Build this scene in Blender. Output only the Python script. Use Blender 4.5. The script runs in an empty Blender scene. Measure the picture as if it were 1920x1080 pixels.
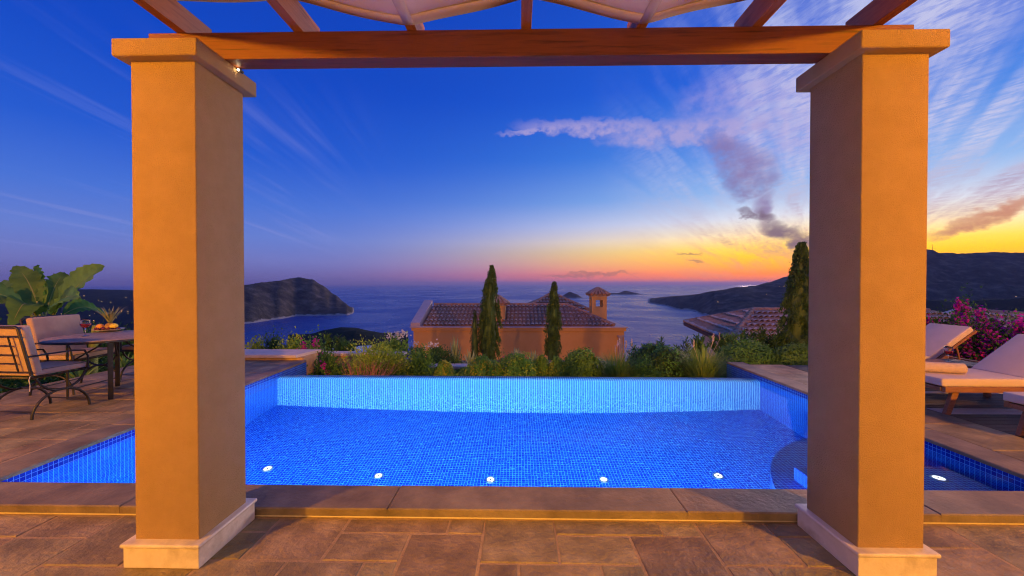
import bpy, math, random
import numpy as np
from mathutils import Vector, noise as mnoise
R = math.radians
random.seed(7); rng = np.random.default_rng(7)
sc = bpy.context.scene
col = sc.collection

# ------------------------------------------------------------------ camera
EYE = 1.48; FPX = 710.0; YAW = R(1.0); PITCH = math.atan(7.5/FPX)
cam = bpy.data.cameras.new('camera'); camo = bpy.data.objects.new('camera', cam); col.objects.link(camo)
cam.sensor_width = 36; cam.lens = 36*FPX/1920; cam.clip_start = .05; cam.clip_end = 200000
camo.location = (0, 0, EYE); camo.rotation_euler = (R(90)-PITCH, 0, YAW)
sc.camera = camo

# ------------------------------------------------------------------ node helpers
def s2l(c):
    return tuple((v/255/12.92 if v/255 <= .04045 else ((v/255+.055)/1.055)**2.4) for v in c) + (1,)
class NB:
    def __init__(s, nt): s.nt = nt; s.N = nt.nodes; s.L = nt.links
    def node(s, t, **k):
        n = s.N.new(t)
        for a, b in k.items(): setattr(n, a, b)
        return n
    def put(s, sock, v):
        if hasattr(v, 'is_linked') or isinstance(v, bpy.types.NodeSocket): s.L.new(v, sock)
        else: sock.default_value = v
    def m(s, op, a, b=None, c=None, clamp=False):
        n = s.node('ShaderNodeMath', operation=op, use_clamp=clamp)
        s.put(n.inputs[0], a)
        if b is not None: s.put(n.inputs[1], b)
        if c is not None: s.put(n.inputs[2], c)
        return n.outputs[0]
    def sm(s, v, a, b, lo=0., hi=1., smooth=True):
        n = s.node('ShaderNodeMapRange', interpolation_type='SMOOTHSTEP' if smooth else 'LINEAR')
        s.put(n.inputs[0], v); n.inputs[1].default_value = a; n.inputs[2].default_value = b
        n.inputs[3].default_value = lo; n.inputs[4].default_value = hi
        return n.outputs[0]
    def vec(s, x, y, z):
        n = s.node('ShaderNodeCombineXYZ')
        for i, v in enumerate((x, y, z)): s.put(n.inputs[i], v)
        return n.outputs[0]
    def noise(s, v=None, scale=5, detail=3, rough=.5, dist=0.):
        n = s.node('ShaderNodeTexNoise'); n.inputs['Scale'].default_value = scale
        n.inputs['Detail'].default_value = detail; n.inputs['Roughness'].default_value = rough; n.inputs['Distortion'].default_value = dist
        if v is not None: s.L.new(v, n.inputs['Vector'])
        return n.outputs['Fac']
    def mix(s, f, a, b, blend='MIX'):
        n = s.node('ShaderNodeMix', data_type='RGBA', blend_type=blend)
        s.put(n.inputs[0], f); s.put(n.inputs[6], a); s.put(n.inputs[7], b)
        return n.outputs[2]
    def ramp(s, f, stops, interp='LINEAR'):
        n = s.node('ShaderNodeValToRGB'); r = n.color_ramp; r.interpolation = interp
        while len(r.elements) > 1: r.elements.remove(r.elements[-1])
        r.elements[0].position = stops[0][0]; r.elements[0].color = stops[0][1]
        for p, c in stops[1:]:
            e = r.elements.new(p); e.color = c
        s.put(n.inputs[0], f)
        return n.outputs[0]

# ------------------------------------------------------------------ world: dusk sky with cirrus
SUN_AZ, SUN_EL = 40.0, 3.0
w = bpy.data.worlds.new('World'); sc.world = w; w.use_nodes = True
b = NB(w.node_tree); b.N.clear()
tc = b.node('ShaderNodeTexCoord'); sep = b.node('ShaderNodeSeparateXYZ')
b.L.new(tc.outputs['Generated'], sep.inputs[0])
X, Y, Z = sep.outputs
zc = b.m('MAXIMUM', Z, 0.0)
el = b.m('MULTIPLY', b.m('ARCSINE', b.m('MINIMUM', zc, 1.0)), 57.2958)
az = b.m('MULTIPLY', b.m('ARCTAN2', X, Y), 57.2958)
daz = b.m('MULTIPLY', b.m('SUBTRACT', az, 44.0), math.pi/180)
ca = b.m('COSINE', daz)
mside = b.m('POWER', b.m('MULTIPLY', b.m('SUBTRACT', ca, .15), 1/.83, clamp=True), 2.6)
t = b.m('SQRT', b.m('DIVIDE', el, 90.0))
def stops(lst, g=1.): return [(math.sqrt(e/90.0), s2l(c)) for e, c in lst]
away = b.ramp(t, stops([(0, (84, 84, 150)), (1.2, (104, 102, 166)), (3, (110, 118, 188)), (6, (98, 124, 204)), (10, (70, 112, 208)),
                        (16, (34, 88, 202)), (25, (14, 70, 190)), (36, (12, 62, 178)), (60, (34, 78, 178)), (90, (36, 80, 172))]))
sset = b.ramp(t, stops([(0, (172, 104, 92)), (.7, (244, 126, 34)), (1.4, (255, 138, 0)), (2.3, (255, 172, 0)), (3.5, (255, 202, 0)), (4.6, (255, 220, 90)),
                        (6.2, (255, 234, 184)), (8.5, (214, 220, 236)), (12, (138, 180, 234)), (18, (66, 132, 224)), (26, (30, 94, 212)),
                        (38, (22, 76, 194)), (60, (36, 80, 180)), (90, (36, 80, 172))]))
sset = b.mix(1.0, sset, b.ramp(t, [(0,(1.4,1.15,.8,1)),(.13,(1.4,1.12,.4,1)),(.2,(1.3,1.1,.6,1)),(.27,(1.1,1.05,1,1)),(.35,(1,1,1,1))]), 'MULTIPLY')
sky = b.mix(mside, away, sset)
# cirrus seen in perspective on a high plane
iz = b.m('DIVIDE', 1.0, b.m('ADD', zc, .07))
PX, PY = b.m('MULTIPLY', X, iz), b.m('MULTIPLY', Y, iz)
def cirrus(a0, sx, sy, detail, off, rough=.6, dist=.4):
    s_, c_ = math.sin(R(a0)), math.cos(R(a0))
    along = b.m('ADD', b.m('MULTIPLY', PX, s_), b.m('MULTIPLY', PY, c_))
    across = b.m('SUBTRACT', b.m('MULTIPLY', PX, c_), b.m('MULTIPLY', PY, s_))
    return b.noise(b.vec(b.m('MULTIPLY_ADD', across, sx, off), b.m('MULTIPLY', along, sy), off), 1.0, detail, rough, dist)
n1 = cirrus(39, 2.6, .35, 4, 3.1); n2 = cirrus(70, 11, 26, 3, 9.7, .65, .3); n1b = cirrus(36, 6.5, .6, 3, 17.3)
maskA = b.m('MULTIPLY', b.sm(az, 10, 40), b.sm(b.m('SUBTRACT', el, b.m('MULTIPLY', b.m('SUBTRACT', az, 47.0), .3)), 4.6, 7.5))
maskA = b.m('MULTIPLY', maskA, b.sm(az, 100, 140, 1, 0))
dA = b.m('MULTIPLY', b.sm(b.m('ADD', b.m('MULTIPLY', n1, .6), b.m('MULTIPLY', n1b, .45)), .40, .66), b.sm(n2, .32, .62, .45, 1.))
dA = b.m('MULTIPLY', b.m('MULTIPLY', dA, maskA), .95)
colA = b.ramp(b.m('DIVIDE', el, 40.0), [(0, s2l((226, 150, 110))), (.15, s2l((196, 146, 142))), (.24, s2l((176, 160, 190))), (.34, s2l((214, 206, 228))), (.8, s2l((176, 184, 226)))])
sky = b.mix(dA, sky, colA)
n3 = cirrus(-6, 3.2, .22, 4, 5.5); n4 = cirrus(-4, 14, 1.4, 3, 1.5)
maskB = b.m('MULTIPLY', b.m('MULTIPLY', b.sm(az, -17, -34), b.sm(el, 1, 6)), b.sm(el, 28, 16))
dB = b.m('MULTIPLY', b.m('MULTIPLY', b.sm(n3, .5, .74), b.sm(n4, .25, .7, .45, 1.)), b.m('MULTIPLY', maskB, .4))
sky = b.mix(dB, sky, s2l((142, 148, 212)))
# single clouds, each a soft patch in azimuth / elevation broken up by noise
dv = b.vec(b.m('MULTIPLY', az, .1), b.m('MULTIPLY', el, .14), 0.0)
nw1 = b.noise(dv, 1.6, 2, .5); nw2 = b.noise(dv, 5.0, 4, .6)
azw = b.m('ADD', az, b.m('MULTIPLY', b.m('SUBTRACT', nw1, .5), 5.0))
elw = b.m('ADD', el, b.m('MULTIPLY', b.m('SUBTRACT', nw2, .5), 2.6))
def patch(px, py, rx, ry, tilt=0):
    a = math.degrees(math.atan((px-972)/FPX)); e = math.degrees(math.atan((532.5-py)/math.hypot(FPX, px-972)))
    k = math.cos(R(a))
    ra = math.degrees(rx/FPX)*k*k; re = math.degrees(ry/FPX)*k
    da, de = b.m('SUBTRACT', azw, a), b.m('SUBTRACT', elw, e)
    c_, s_ = math.cos(R(tilt)), math.sin(R(tilt))
    u = b.m('DIVIDE', b.m('ADD', b.m('MULTIPLY', da, c_), b.m('MULTIPLY', de, s_)), ra)
    v = b.m('DIVIDE', b.m('SUBTRACT', b.m('MULTIPLY', de, c_), b.m('MULTIPLY', da, s_)), re)
    return b.sm(b.m('ADD', b.m('MULTIPLY', u, u), b.m('MULTIPLY', v, v)), 1.0, .0)
def union(lst):
    o = lst[0]
    for k in lst[1:]: o = b.m('MAXIMUM', o, k)
    return o
veil = union([patch(1440, 240, 190, 110), patch(1380, 190, 150, 60)])
sky = b.mix(b.m('MULTIPLY', veil, b.sm(nw2, .3, .7, .15, .55)), sky, s2l((172, 160, 214)))
band = union([patch(1120, 242, 190, 17, -4), patch(1280, 252, 200, 28, -3), patch(1010, 244, 90, 8, 6)])
sky = b.mix(b.m('MULTIPLY', band, b.sm(nw2, .3, .62, .25, .75)), sky, s2l((176, 162, 208)))
plume = union([patch(1362, 288, 70, 34, -34), patch(1404, 346, 46, 44, -48), patch(1384, 318, 66, 44, -44), patch(1426, 384, 24, 32, -40)])
sky = b.mix(b.m('MULTIPLY', plume, b.sm(nw2, .25, .68, .38, .8)), sky, s2l((128, 108, 160)))
plume2 = union([patch(1432, 408, 34, 17, -35), patch(1462, 436, 56, 20, -28), patch(1490, 452, 54, 15, -14), patch(1396, 404, 34, 10, -25)])
sky = b.mix(b.m('MULTIPLY', plume2, b.sm(nw2, .25, .6, .62, .95)), sky, s2l((112, 92, 118)))
sm_ = union([patch(1292, 478, 34, 3.4, 0), patch(1302, 491, 24, 3.4, 0), patch(1120, 513, 90, 3), patch(1065, 517, 80, 2.6)])
sky = b.mix(b.m('MULTIPLY', sm_, .6), sky, s2l((150, 104, 96)))
bank = union([patch(1790, 425, 120, 18, 14), patch(1880, 395, 150, 20, 15), patch(1990, 360, 160, 24, 16)])
sky = b.mix(b.m('MULTIPLY', bank, b.sm(nw2, .2, .6, .6, .92)), sky, s2l((196, 128, 104)))
nish = b.node('ShaderNodeTexSky', sky_type='NISHITA'); nish.sun_disc = False
nish.sun_elevation = R(SUN_EL); nish.sun_rotation = R(SUN_AZ); nish.altitude = 150
bg1 = b.node('ShaderNodeBackground'); b.L.new(sky, bg1.inputs[0]); bg1.inputs[1].default_value = 1.08
bg2 = b.node('ShaderNodeBackground'); b.L.new(nish.outputs[0], bg2.inputs[0]); bg2.inputs[1].default_value = .002
ad = b.node('ShaderNodeAddShader'); b.L.new(bg1.outputs[0], ad.inputs[0]); b.L.new(bg2.outputs[0], ad.inputs[1])
w.cycles.sampling_method = 'MANUAL'; w.cycles.sample_map_resolution = 512
wo = b.node('ShaderNodeOutputWorld'); b.L.new(ad.outputs[0], wo.inputs[0])

sun = bpy.data.lights.new('sun', 'SUN'); suno = bpy.data.objects.new('sun', sun); col.objects.link(suno)
sun.energy = 2.2; sun.angle = R(20); sun.color = (1, .7, .6)
suno.rotation_euler = (R(90-SUN_EL), 0, R(180-SUN_AZ))
sc.view_settings.view_transform = 'Standard'; sc.view_settings.look = 'None'
sc.view_settings.exposure = 0; sc.view_settings.gamma = 1
cy = sc.cycles
cy.use_denoising = True; cy.use_adaptive_sampling = True; cy.adaptive_threshold = .025
try: cy.denoiser = 'OPENIMAGEDENOISE'
except Exception: pass
cy.caustics_refractive = True; cy.caustics_reflective = False
cy.max_bounces = 6; cy.diffuse_bounces = 3; cy.glossy_bounces = 2; cy.transmission_bounces = 6; cy.transparent_max_bounces = 8; cy.volume_bounces = 0
cy.sample_clamp_indirect = 4.0; cy.filter_width = 1.1

# ------------------------------------------------------------------ geometry helpers
_fw = np.array([-math.sin(YAW)*math.cos(PITCH), math.cos(YAW)*math.cos(PITCH), -math.sin(PITCH)])
_rt = np.array([math.cos(YAW), math.sin(YAW), 0.]); _up = np.cross(_rt, _fw)
def _ray(px, py): return _fw + _rt*(px-960)/FPX - _up*(py-540)/FPX
def onz(px, py, z):
    d = _ray(px, py); return np.array([0, 0, EYE]) + d*((z-EYE)/d[2])
def ony(px, py, y):
    d = _ray(px, py); return np.array([0, 0, EYE]) + d*(y/d[1])

class MB:
    def __init__(s): s.v = []; s.f = []; s.sm = []; s.uv = []
    def add(s, vs, fs, smooth=False, uvs=None):
        o = len(s.v); s.v += [tuple(map(float, p)) for p in vs]
        for i, f in enumerate(fs):
            s.f.append(tuple(k+o for k in f)); s.sm.append(smooth); s.uv.append(uvs[i] if uvs else None)
        return s
    def box(s, c, d, rot=None):
        x, y, z = (k/2 for k in d)
        vs = [Vector(p) for p in ((-x,-y,-z),(x,-y,-z),(x,y,-z),(-x,y,-z),(-x,-y,z),(x,-y,z),(x,y,z),(-x,y,z))]
        if rot is not None:
            from mathutils import Euler
            m = Euler(rot).to_matrix(); vs = [m @ p for p in vs]
        c = Vector(c)
        return s.add([p+c for p in vs], [(0,3,2,1),(4,5,6,7),(0,1,5,4),(1,2,6,5),(2,3,7,6),(3,0,4,7)])
    def mm(s, x0, x1, y0, y1, z0, z1): return s.box(((x0+x1)/2,(y0+y1)/2,(z0+z1)/2), (x1-x0,y1-y0,z1-z0))
    def prism(s, poly, z0, z1):
        n = len(poly)
        return s.add([(p[0],p[1],z0) for p in poly]+[(p[0],p[1],z1) for p in poly],
                     [tuple(range(n-1,-1,-1)), tuple(range(n,2*n))]+[(i,(i+1)%n,n+(i+1)%n,n+i) for i in range(n)])
    def tube(s, pts, r, n=7, cap=True, flat=1.0):
        pts = [Vector(p) for p in pts]; k = len(pts)
        rr = r if isinstance(r, (list, tuple)) else [r]*k
        vs = []; prev = None
        for i, p in enumerate(pts):
            d = (pts[min(i+1,k-1)]-pts[max(i-1,0)]).normalized()
            if prev is None:
                a = Vector((0,0,1)) if abs(d.z) < .9 else Vector((1,0,0)); u = d.cross(a).normalized()
            else: u = (prev - d*prev.dot(d)).normalized()
            prev = u; v = d.cross(u)
            for j in range(n):
                t = 2*math.pi*j/n; vs.append(p + u*math.cos(t)*rr[i] + v*math.sin(t)*rr[i]*flat)
        fs = [(i*n+j, i*n+(j+1)%n, (i+1)*n+(j+1)%n, (i+1)*n+j) for i in range(k-1) for j in range(n)]
        s.add(vs, fs, True)
        if cap: s.add(vs[:n], [tuple(range(n-1,-1,-1))]); s.add(vs[-n:], [tuple(range(n))])
        return s
    def lathe(s, prof, c=(0,0,0), n=20):
        vs = []; c = Vector(c)
        for r, z in prof:
            for j in range(n): t = 2*math.pi*j/n; vs.append((c.x+r*math.cos(t), c.y+r*math.sin(t), c.z+z))
        k = len(prof)
        s.add(vs, [(i*n+j, i*n+(j+1)%n, (i+1)*n+(j+1)%n, (i+1)*n+j) for i in range(k-1) for j in range(n)], True)
        return s
    def grid(s, fn, nu, nv, smooth=True):
        vs = [fn(i/nu, j/nv) for j in range(nv+1) for i in range(nu+1)]
        return s.add(vs, [(j*(nu+1)+i, j*(nu+1)+i+1, (j+1)*(nu+1)+i+1, (j+1)*(nu+1)+i) for j in range(nv) for i in range(nu)], smooth)
    def mesh(s, name, uv=False):
        me = bpy.data.meshes.new(name); me.from_pydata(s.v, [], s.f)
        me.polygons.foreach_set('use_smooth', s.sm)
        if uv:
            ul = me.uv_layers.new(name='UVMap')
            for p, given in zip(me.polygons, s.uv):
                n = p.normal; a = max(range(3), key=lambda i: abs(n[i]))
                for q, li in enumerate(p.loop_indices):
                    if given: ul.data[li].uv = given[q]
                    else:
                        c = me.vertices[me.loops[li].vertex_index].co
                        ul.data[li].uv = ((c.y, c.z), (c.x, c.z), (c.x, c.y))[a]
        me.update(); return me
    def build(s, name, mat, parent=None, bevel=0, seg=2, uv=False):
        o = bpy.data.objects.new(name, s.mesh(name, uv)); col.objects.link(o)
        if mat: o.data.materials.append(mat)
        if parent: o.parent = parent
        if bevel:
            m = o.modifiers.new('Bevel', 'BEVEL'); m.width = bevel; m.segments = seg; m.limit_method = 'ANGLE'; m.angle_limit = R(40)
            if seg > 2: o.data.polygons.foreach_set('use_smooth', [True]*len(o.data.polygons))
        return o
def tag(o, label, cat=None, group=None, kind=None):
    if label: o['label'] = label
    if cat: o['category'] = cat
    if group: o['group'] = group
    if kind: o['kind'] = kind
    return o
def thing(name, label, cat, loc=(0,0,0), rz=0, group=None):
    o = bpy.data.objects.new(name, None); col.objects.link(o); o.location = loc; o.rotation_euler = (0,0,rz); o.empty_display_size = .1
    return tag(o, label, cat, group)
def struct(o, label=None): return tag(o, label, None, None, 'structure')
def copy_tree(o, parent=None):
    c = o.copy(); col.objects.link(c); c.parent = parent
    for ch in list(o.children): copy_tree(ch, c)
    return c
def raw_mesh(name, V, F, mat, parent=None, smooth=False):
    me = bpy.data.meshes.new(name); V = np.asarray(V, np.float32); F = np.asarray(F, np.int32); k = F.shape[1]
    me.vertices.add(len(V)); me.vertices.foreach_set('co', V.ravel())
    me.loops.add(F.size); me.loops.foreach_set('vertex_index', F.ravel())
    me.polygons.add(len(F)); me.polygons.foreach_set('loop_start', np.arange(0, F.size, k, dtype=np.int32))
    if smooth: me.polygons.foreach_set('use_smooth', np.ones(len(F), bool))
    me.update(calc_edges=True); me.validate()
    o = bpy.data.objects.new(name, me); col.objects.link(o); me.materials.append(mat)
    if parent: o.parent = parent
    return o

# ------------------------------------------------------------------ materials
MATS = {}
def mat(name, c1, c2=None, rough=.7, scale=4., detail=5, bump=0., bscale=60., spec=.4, per_obj=0., stretch=None, metal=0., translucent=0., c3=None, coord='Object', bdist=.01):
    m = bpy.data.materials.new(name); m.use_nodes = True; nb = NB(m.node_tree); nb.N.clear()
    out = nb.node('ShaderNodeOutputMaterial'); p = nb.node('ShaderNodeBsdfPrincipled')
    nb.L.new(p.outputs[0], out.inputs[0])
    p.inputs['Roughness'].default_value = rough; p.inputs['Specular IOR Level'].default_value = spec; p.inputs['Metallic'].default_value = metal
    if coord == 'Position': v = nb.node('ShaderNodeNewGeometry').outputs['Position']
    else: v = nb.node('ShaderNodeTexCoord').outputs[coord]
    if stretch:
        mp = nb.node('ShaderNodeMapping'); mp.inputs['Scale'].default_value = stretch; nb.L.new(v, mp.inputs[0]); v = mp.outputs[0]
    c = tuple(c1)+(1,)
    if c2 is not None:
        n = nb.noise(v, scale, detail, .6)
        st = [(.3, tuple(c1)+(1,)), (.7, tuple(c2)+(1,))]
        if c3 is not None: st = [(.25, tuple(c1)+(1,)), (.5, tuple(c2)+(1,)), (.72, tuple(c3)+(1,))]
        c = nb.ramp(n, st)
    if per_obj:
        oi = nb.node('ShaderNodeObjectInfo').outputs['Random']
        k = nb.sm(oi, 0, 1, 1-per_obj, 1+per_obj, False)
        hs = nb.node('ShaderNodeHueSaturation'); nb.put(hs.inputs['Color'], c); nb.put(hs.inputs['Value'], k)
        nb.put(hs.inputs['Hue'], nb.sm(nb.m('FRACT', nb.m('MULTIPLY', oi, 7.3)), 0, 1, .5-.02*per_obj*4, .5+.02*per_obj*4, False)); c = hs.outputs[0]
    nb.put(p.inputs['Base Color'], c)
    if bump:
        bn = nb.node('ShaderNodeBump'); bn.inputs['Strength'].default_value = bump; bn.inputs['Distance'].default_value = bdist
        nb.L.new(nb.noise(v, bscale, 4, .6), bn.inputs['Height']); nb.L.new(bn.outputs[0], p.inputs['Normal'])
    if translucent:
        tr = nb.node('ShaderNodeBsdfTranslucent'); nb.put(tr.inputs[0], c)
        mx = nb.node('ShaderNodeMixShader'); mx.inputs[0].default_value = translucent
        nb.L.new(p.outputs[0], mx.inputs[1]); nb.L.new(tr.outputs[0], mx.inputs[2]); nb.L.new(mx.outputs[0], out.inputs[0])
    MATS[name] = m; return m
def emit(name, c, s, sample=True):
    m = bpy.data.materials.new(name); m.use_nodes = True; m.cycles.emission_sampling = 'AUTO' if sample else 'NONE'; nb = NB(m.node_tree); nb.N.clear()
    e = nb.node('ShaderNodeEmission'); e.inputs[0].default_value = tuple(c)+(1,); e.inputs[1].default_value = s
    nb.L.new(e.outputs[0], nb.node('ShaderNodeOutputMaterial').inputs[0]); return m

PLASTER = mat('pillar_plaster', (.40,.265,.125), (.45,.30,.15), .92, 9, 7, .8, 190, .15, bdist=.012)
TRAV = mat('travertine', (.58,.5,.4), (.7,.62,.52), .45, 5, 8, .25, 40, c3=(.4,.33,.25))
SLATE = mat('slate', (.13,.097,.045), (.26,.195,.095), .6, 4.5, 10, 1.0, 24, .35, per_obj=.17, c3=(.42,.32,.165), coord='Position', bdist=.012)
COPING = mat('coping_stone', (.11,.085,.055), (.2,.155,.1), .6, 4, 10, .6, 30, .35, per_obj=.1, c3=(.3,.235,.15), coord='Position', bdist=.01)
MORTAR = mat('mortar', (.3,.21,.12), (.44,.31,.18), .95, 12, 4, .6, 80)
PALESTONE = mat('pale_cap_stone', (.56,.47,.38), (.68,.58,.48), .7, 4, 6, .25, 50)
RUBBLE = mat('ochre_wall_stone', (.42,.27,.13), (.58,.4,.22), .85, 9, 6, .7, 20, bdist=.02)
WOOD = mat('stained_timber', (.045,.012,.005), (.2,.056,.016), .5, 2.6, 8, .25, 30, .4, stretch=(1.0,18,18), c3=(.15,.042,.014), coord='Position')
WOODR = mat('rafter_timber', (.18,.055,.024), (.36,.14,.06), .55, 3.0, 7, .25, 30, .4, stretch=(14,1.2,14), c3=(.25,.09,.04), coord='Position')
TEAK = mat('teak', (.2,.085,.035), (.34,.16,.07), .55, 4, 6, .3, 40, .4, stretch=(2,12,12))
DECK = mat('dark_deck_board', (.045,.026,.02), (.1,.058,.042), .6, 4, 6, .4, 40, .4, stretch=(1.5,16,16), per_obj=.35)
CLOTH = mat('shade_cloth', (.86,.66,.42), (.9,.71,.48), .9, 6, 3, .15, 300, .1, translucent=.06)
HEM = mat('cloth_hem', (.66,.5,.33), (.72,.56,.38), .9, 6, 3, .1, 300, .1)
CUSH = mat('cream_cushion', (.44,.31,.24), (.5,.36,.28), .9, 9, 3, .25, 260, .1)
CUSHW = mat('white_mattress', (.62,.5,.4), (.68,.55,.45), .9, 6, 3, .2, 260, .1)
TOWELM = mat('tan_towel', (.56,.42,.3), (.64,.5,.37), 1, 20, 3, .6, 200, .1)
IRON = mat('wrought_iron', (.012,.01,.01), (.024,.02,.019), .5, 20, 3, .15, 120, .5)
TABLETOP = mat('mosaic_table', (.2,.14,.1), (.42,.31,.22), .6, 26, 3, .2, 60)
ROPE = mat('cord', (.7,.6,.48))
HOUSEP = mat('house_plaster', (.8,.41,.11), (.86,.47,.14), .9, 1.5, 4, .3, 60, .2)
HOUSET = mat('house_trim', (.62,.46,.38), (.7,.55,.46), .8, 3, 4)
TILE = mat('roof_tile', (.34,.155,.07), (.58,.32,.165), .75, 5.0, 2, .3, 30, .3, c3=(.55,.3,.2), coord='Position')
TILEP = mat('weathered_lit_tile_end', (.64,.42,.26), (.84,.64,.46), .8, 4, 3, coord='Position')  # paler tile ends: weathering, plus the light they catch painted into the colour
PALEP = mat('pale_plaster', (.62,.55,.45), (.7,.62,.52), .9, 2, 3)
WHITEP = mat('town_plaster', (.7,.68,.66), (.8,.78,.75), .9, .2, 2)
DARKWD = mat('dark_fascia', (.09,.04,.025), (.14,.065,.04), .6, 5, 4)
SOIL = mat('garden_soil', (.09,.065,.045), (.16,.12,.085), .95, 3, 6, .8, 12, bdist=.04)
BARK = mat('bark', (.1,.06,.04), (.2,.13,.09), .9, 12, 5, .6, 40)
REDSTEM = mat('red_stem', (.28,.1,.08), (.38,.2,.14), .7, 12, 3)
def leafm(n, a, c, tr=.3, po=.2):
    k = 1.35 if 'leaf' in n or 'blade' in n else 1.
    a, c = tuple(v*k for v in a), tuple(v*k for v in c)
    return mat(n, a, c, .55, 3.5, 4, 0, 1, .3, per_obj=po, translucent=tr, coord='Position')
L_DARK = leafm('dark_leaf', (.02,.07,.018), (.065,.15,.03))
L_MID = leafm('mid_leaf', (.035,.12,.02), (.12,.27,.04))
L_OLIVE = leafm('olive_leaf', (.12,.19,.02), (.36,.43,.045))
L_CYP = leafm('cypress_leaf', (.03,.075,.02), (.095,.16,.035), .2)
L_GRASS = leafm('grass_blade', (.06,.19,.03), (.26,.36,.065))
L_GREY = leafm('grey_leaf', (.13,.19,.09), (.32,.37,.18))
L_BAN = leafm('banana_leaf', (.05,.13,.018), (.12,.25,.035), .35, .25)
L_BANS = mat('banana_stalk', (.2,.26,.04), (.3,.33,.07), .5, 5, 3)
F_PINK = leafm('magenta_bract', (.4,.012,.27), (.68,.04,.5), .35)
F_PURP = leafm('purple_bract', (.2,.012,.22), (.5,.03,.4), .35)
F_WHITE = leafm('white_petal', (.75,.72,.7), (.85,.82,.8), .3)
F_PLUME = leafm('grass_plume', (.6,.45,.32), (.75,.6,.45), .3)

# pool mosaic
def mosaic(name, c1, c2, cm, ms):
    m = bpy.data.materials.new(name); m.use_nodes = True; nb = NB(m.node_tree); nb.N.clear()
    out = nb.node('ShaderNodeOutputMaterial'); p = nb.node('ShaderNodeBsdfPrincipled'); nb.L.new(p.outputs[0], out.inputs[0])
    uv = nb.node('ShaderNodeTexCoord').outputs['UV']
    br = nb.node('ShaderNodeTexBrick', offset=0.0, squash=1.0)
    nb.L.new(uv, br.inputs['Vector'])
    br.inputs['Scale'].default_value = 1.0; br.inputs['Brick Width'].default_value = .036; br.inputs['Row Height'].default_value = .036
    br.inputs['Mortar Size'].default_value = ms; br.inputs['Mortar Smooth'].default_value = .3; br.inputs['Bias'].default_value = -.1
    br.inputs['Color1'].default_value = c1+(1,); br.inputs['Color2'].default_value = c2+(1,); br.inputs['Mortar'].default_value = cm+(1,)
    nb.L.new(br.outputs['Color'], p.inputs['Base Color']); p.inputs['Roughness'].default_value = .3; p.inputs['Specular IOR Level'].default_value = .3
    bn = nb.node('ShaderNodeBump', invert=True); bn.inputs['Strength'].default_value = .3; bn.inputs['Distance'].default_value = .003
    nb.L.new(br.outputs['Fac'], bn.inputs['Height']); nb.L.new(bn.outputs[0], p.inputs['Normal'])
    return m
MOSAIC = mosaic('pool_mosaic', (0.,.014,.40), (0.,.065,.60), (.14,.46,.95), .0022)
MOSAIC_LIT = mosaic('lit_wall_mosaic', (0.,.07,.5), (.005,.2,.72), (.5,.86,1.), .0044)  # pool mosaic brightened for the overflow wall, its stronger light painted into the colour
def glassy(name, c=(1,1,1), ior=1.45, rough=0., ripple=0., rs=3.):
    m = bpy.data.materials.new(name); m.use_nodes = True; nb = NB(m.node_tree); nb.N.clear()
    g = nb.node('ShaderNodeBsdfGlass'); g.inputs['Color'].default_value = tuple(c)+(1,); g.inputs['IOR'].default_value = ior; g.inputs['Roughness'].default_value = rough
    nb.L.new(g.outputs[0], nb.node('ShaderNodeOutputMaterial').inputs[0])
    if ripple:
        v = nb.node('ShaderNodeNewGeometry').outputs['Position']
        h = nb.m('ADD', nb.noise(v, rs, 3, .5, .6), nb.m('MULTIPLY', nb.noise(v, rs*4.3, 2, .5), .28))
        bn = nb.node('ShaderNodeBump'); bn.inputs['Strength'].default_value = 1.; bn.inputs['Distance'].default_value = ripple
        nb.L.new(h, bn.inputs['Height']); nb.L.new(bn.outputs[0], g.inputs['Normal'])
    return m
def watermat():
    """calm pool water seen as through a polarising filter: refraction with a softened mirror"""
    m = bpy.data.materials.new('pool_water'); m.use_nodes = True; nb = NB(m.node_tree); nb.N.clear()
    rf = nb.node('ShaderNodeBsdfRefraction'); rf.inputs['Color'].default_value = (.94,.98,1,1); rf.inputs['IOR'].default_value = 1.333; rf.inputs['Roughness'].default_value = 0
    gl = nb.node('ShaderNodeBsdfGlossy'); gl.inputs['Roughness'].default_value = .03; fr = nb.node('ShaderNodeFresnel'); fr.inputs['IOR'].default_value = 1.333
    v = nb.node('ShaderNodeNewGeometry').outputs['Position']
    h = nb.m('ADD', nb.noise(v, 3.2, 3, .5, .6), nb.m('MULTIPLY', nb.noise(v, 13.5, 2, .5), .28))
    bn = nb.node('ShaderNodeBump'); bn.inputs['Strength'].default_value = 1.; bn.inputs['Distance'].default_value = .0013; nb.L.new(h, bn.inputs['Height'])
    for q in (rf, gl, fr): nb.L.new(bn.outputs[0], q.inputs['Normal'])
    mx = nb.node('ShaderNodeMixShader'); nb.L.new(nb.m('MULTIPLY', fr.outputs[0], .5), mx.inputs[0]); nb.L.new(rf.outputs[0], mx.inputs[1]); nb.L.new(gl.outputs[0], mx.inputs[2])
    nb.L.new(mx.outputs[0], nb.node('ShaderNodeOutputMaterial').inputs[0]); return m
WATER = watermat()
GLASS = glassy('clear_glass', (1,1,1), 1.3)
WINE = mat('red_wine', (.4,.012,.012), rough=.1, spec=.6)
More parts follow.
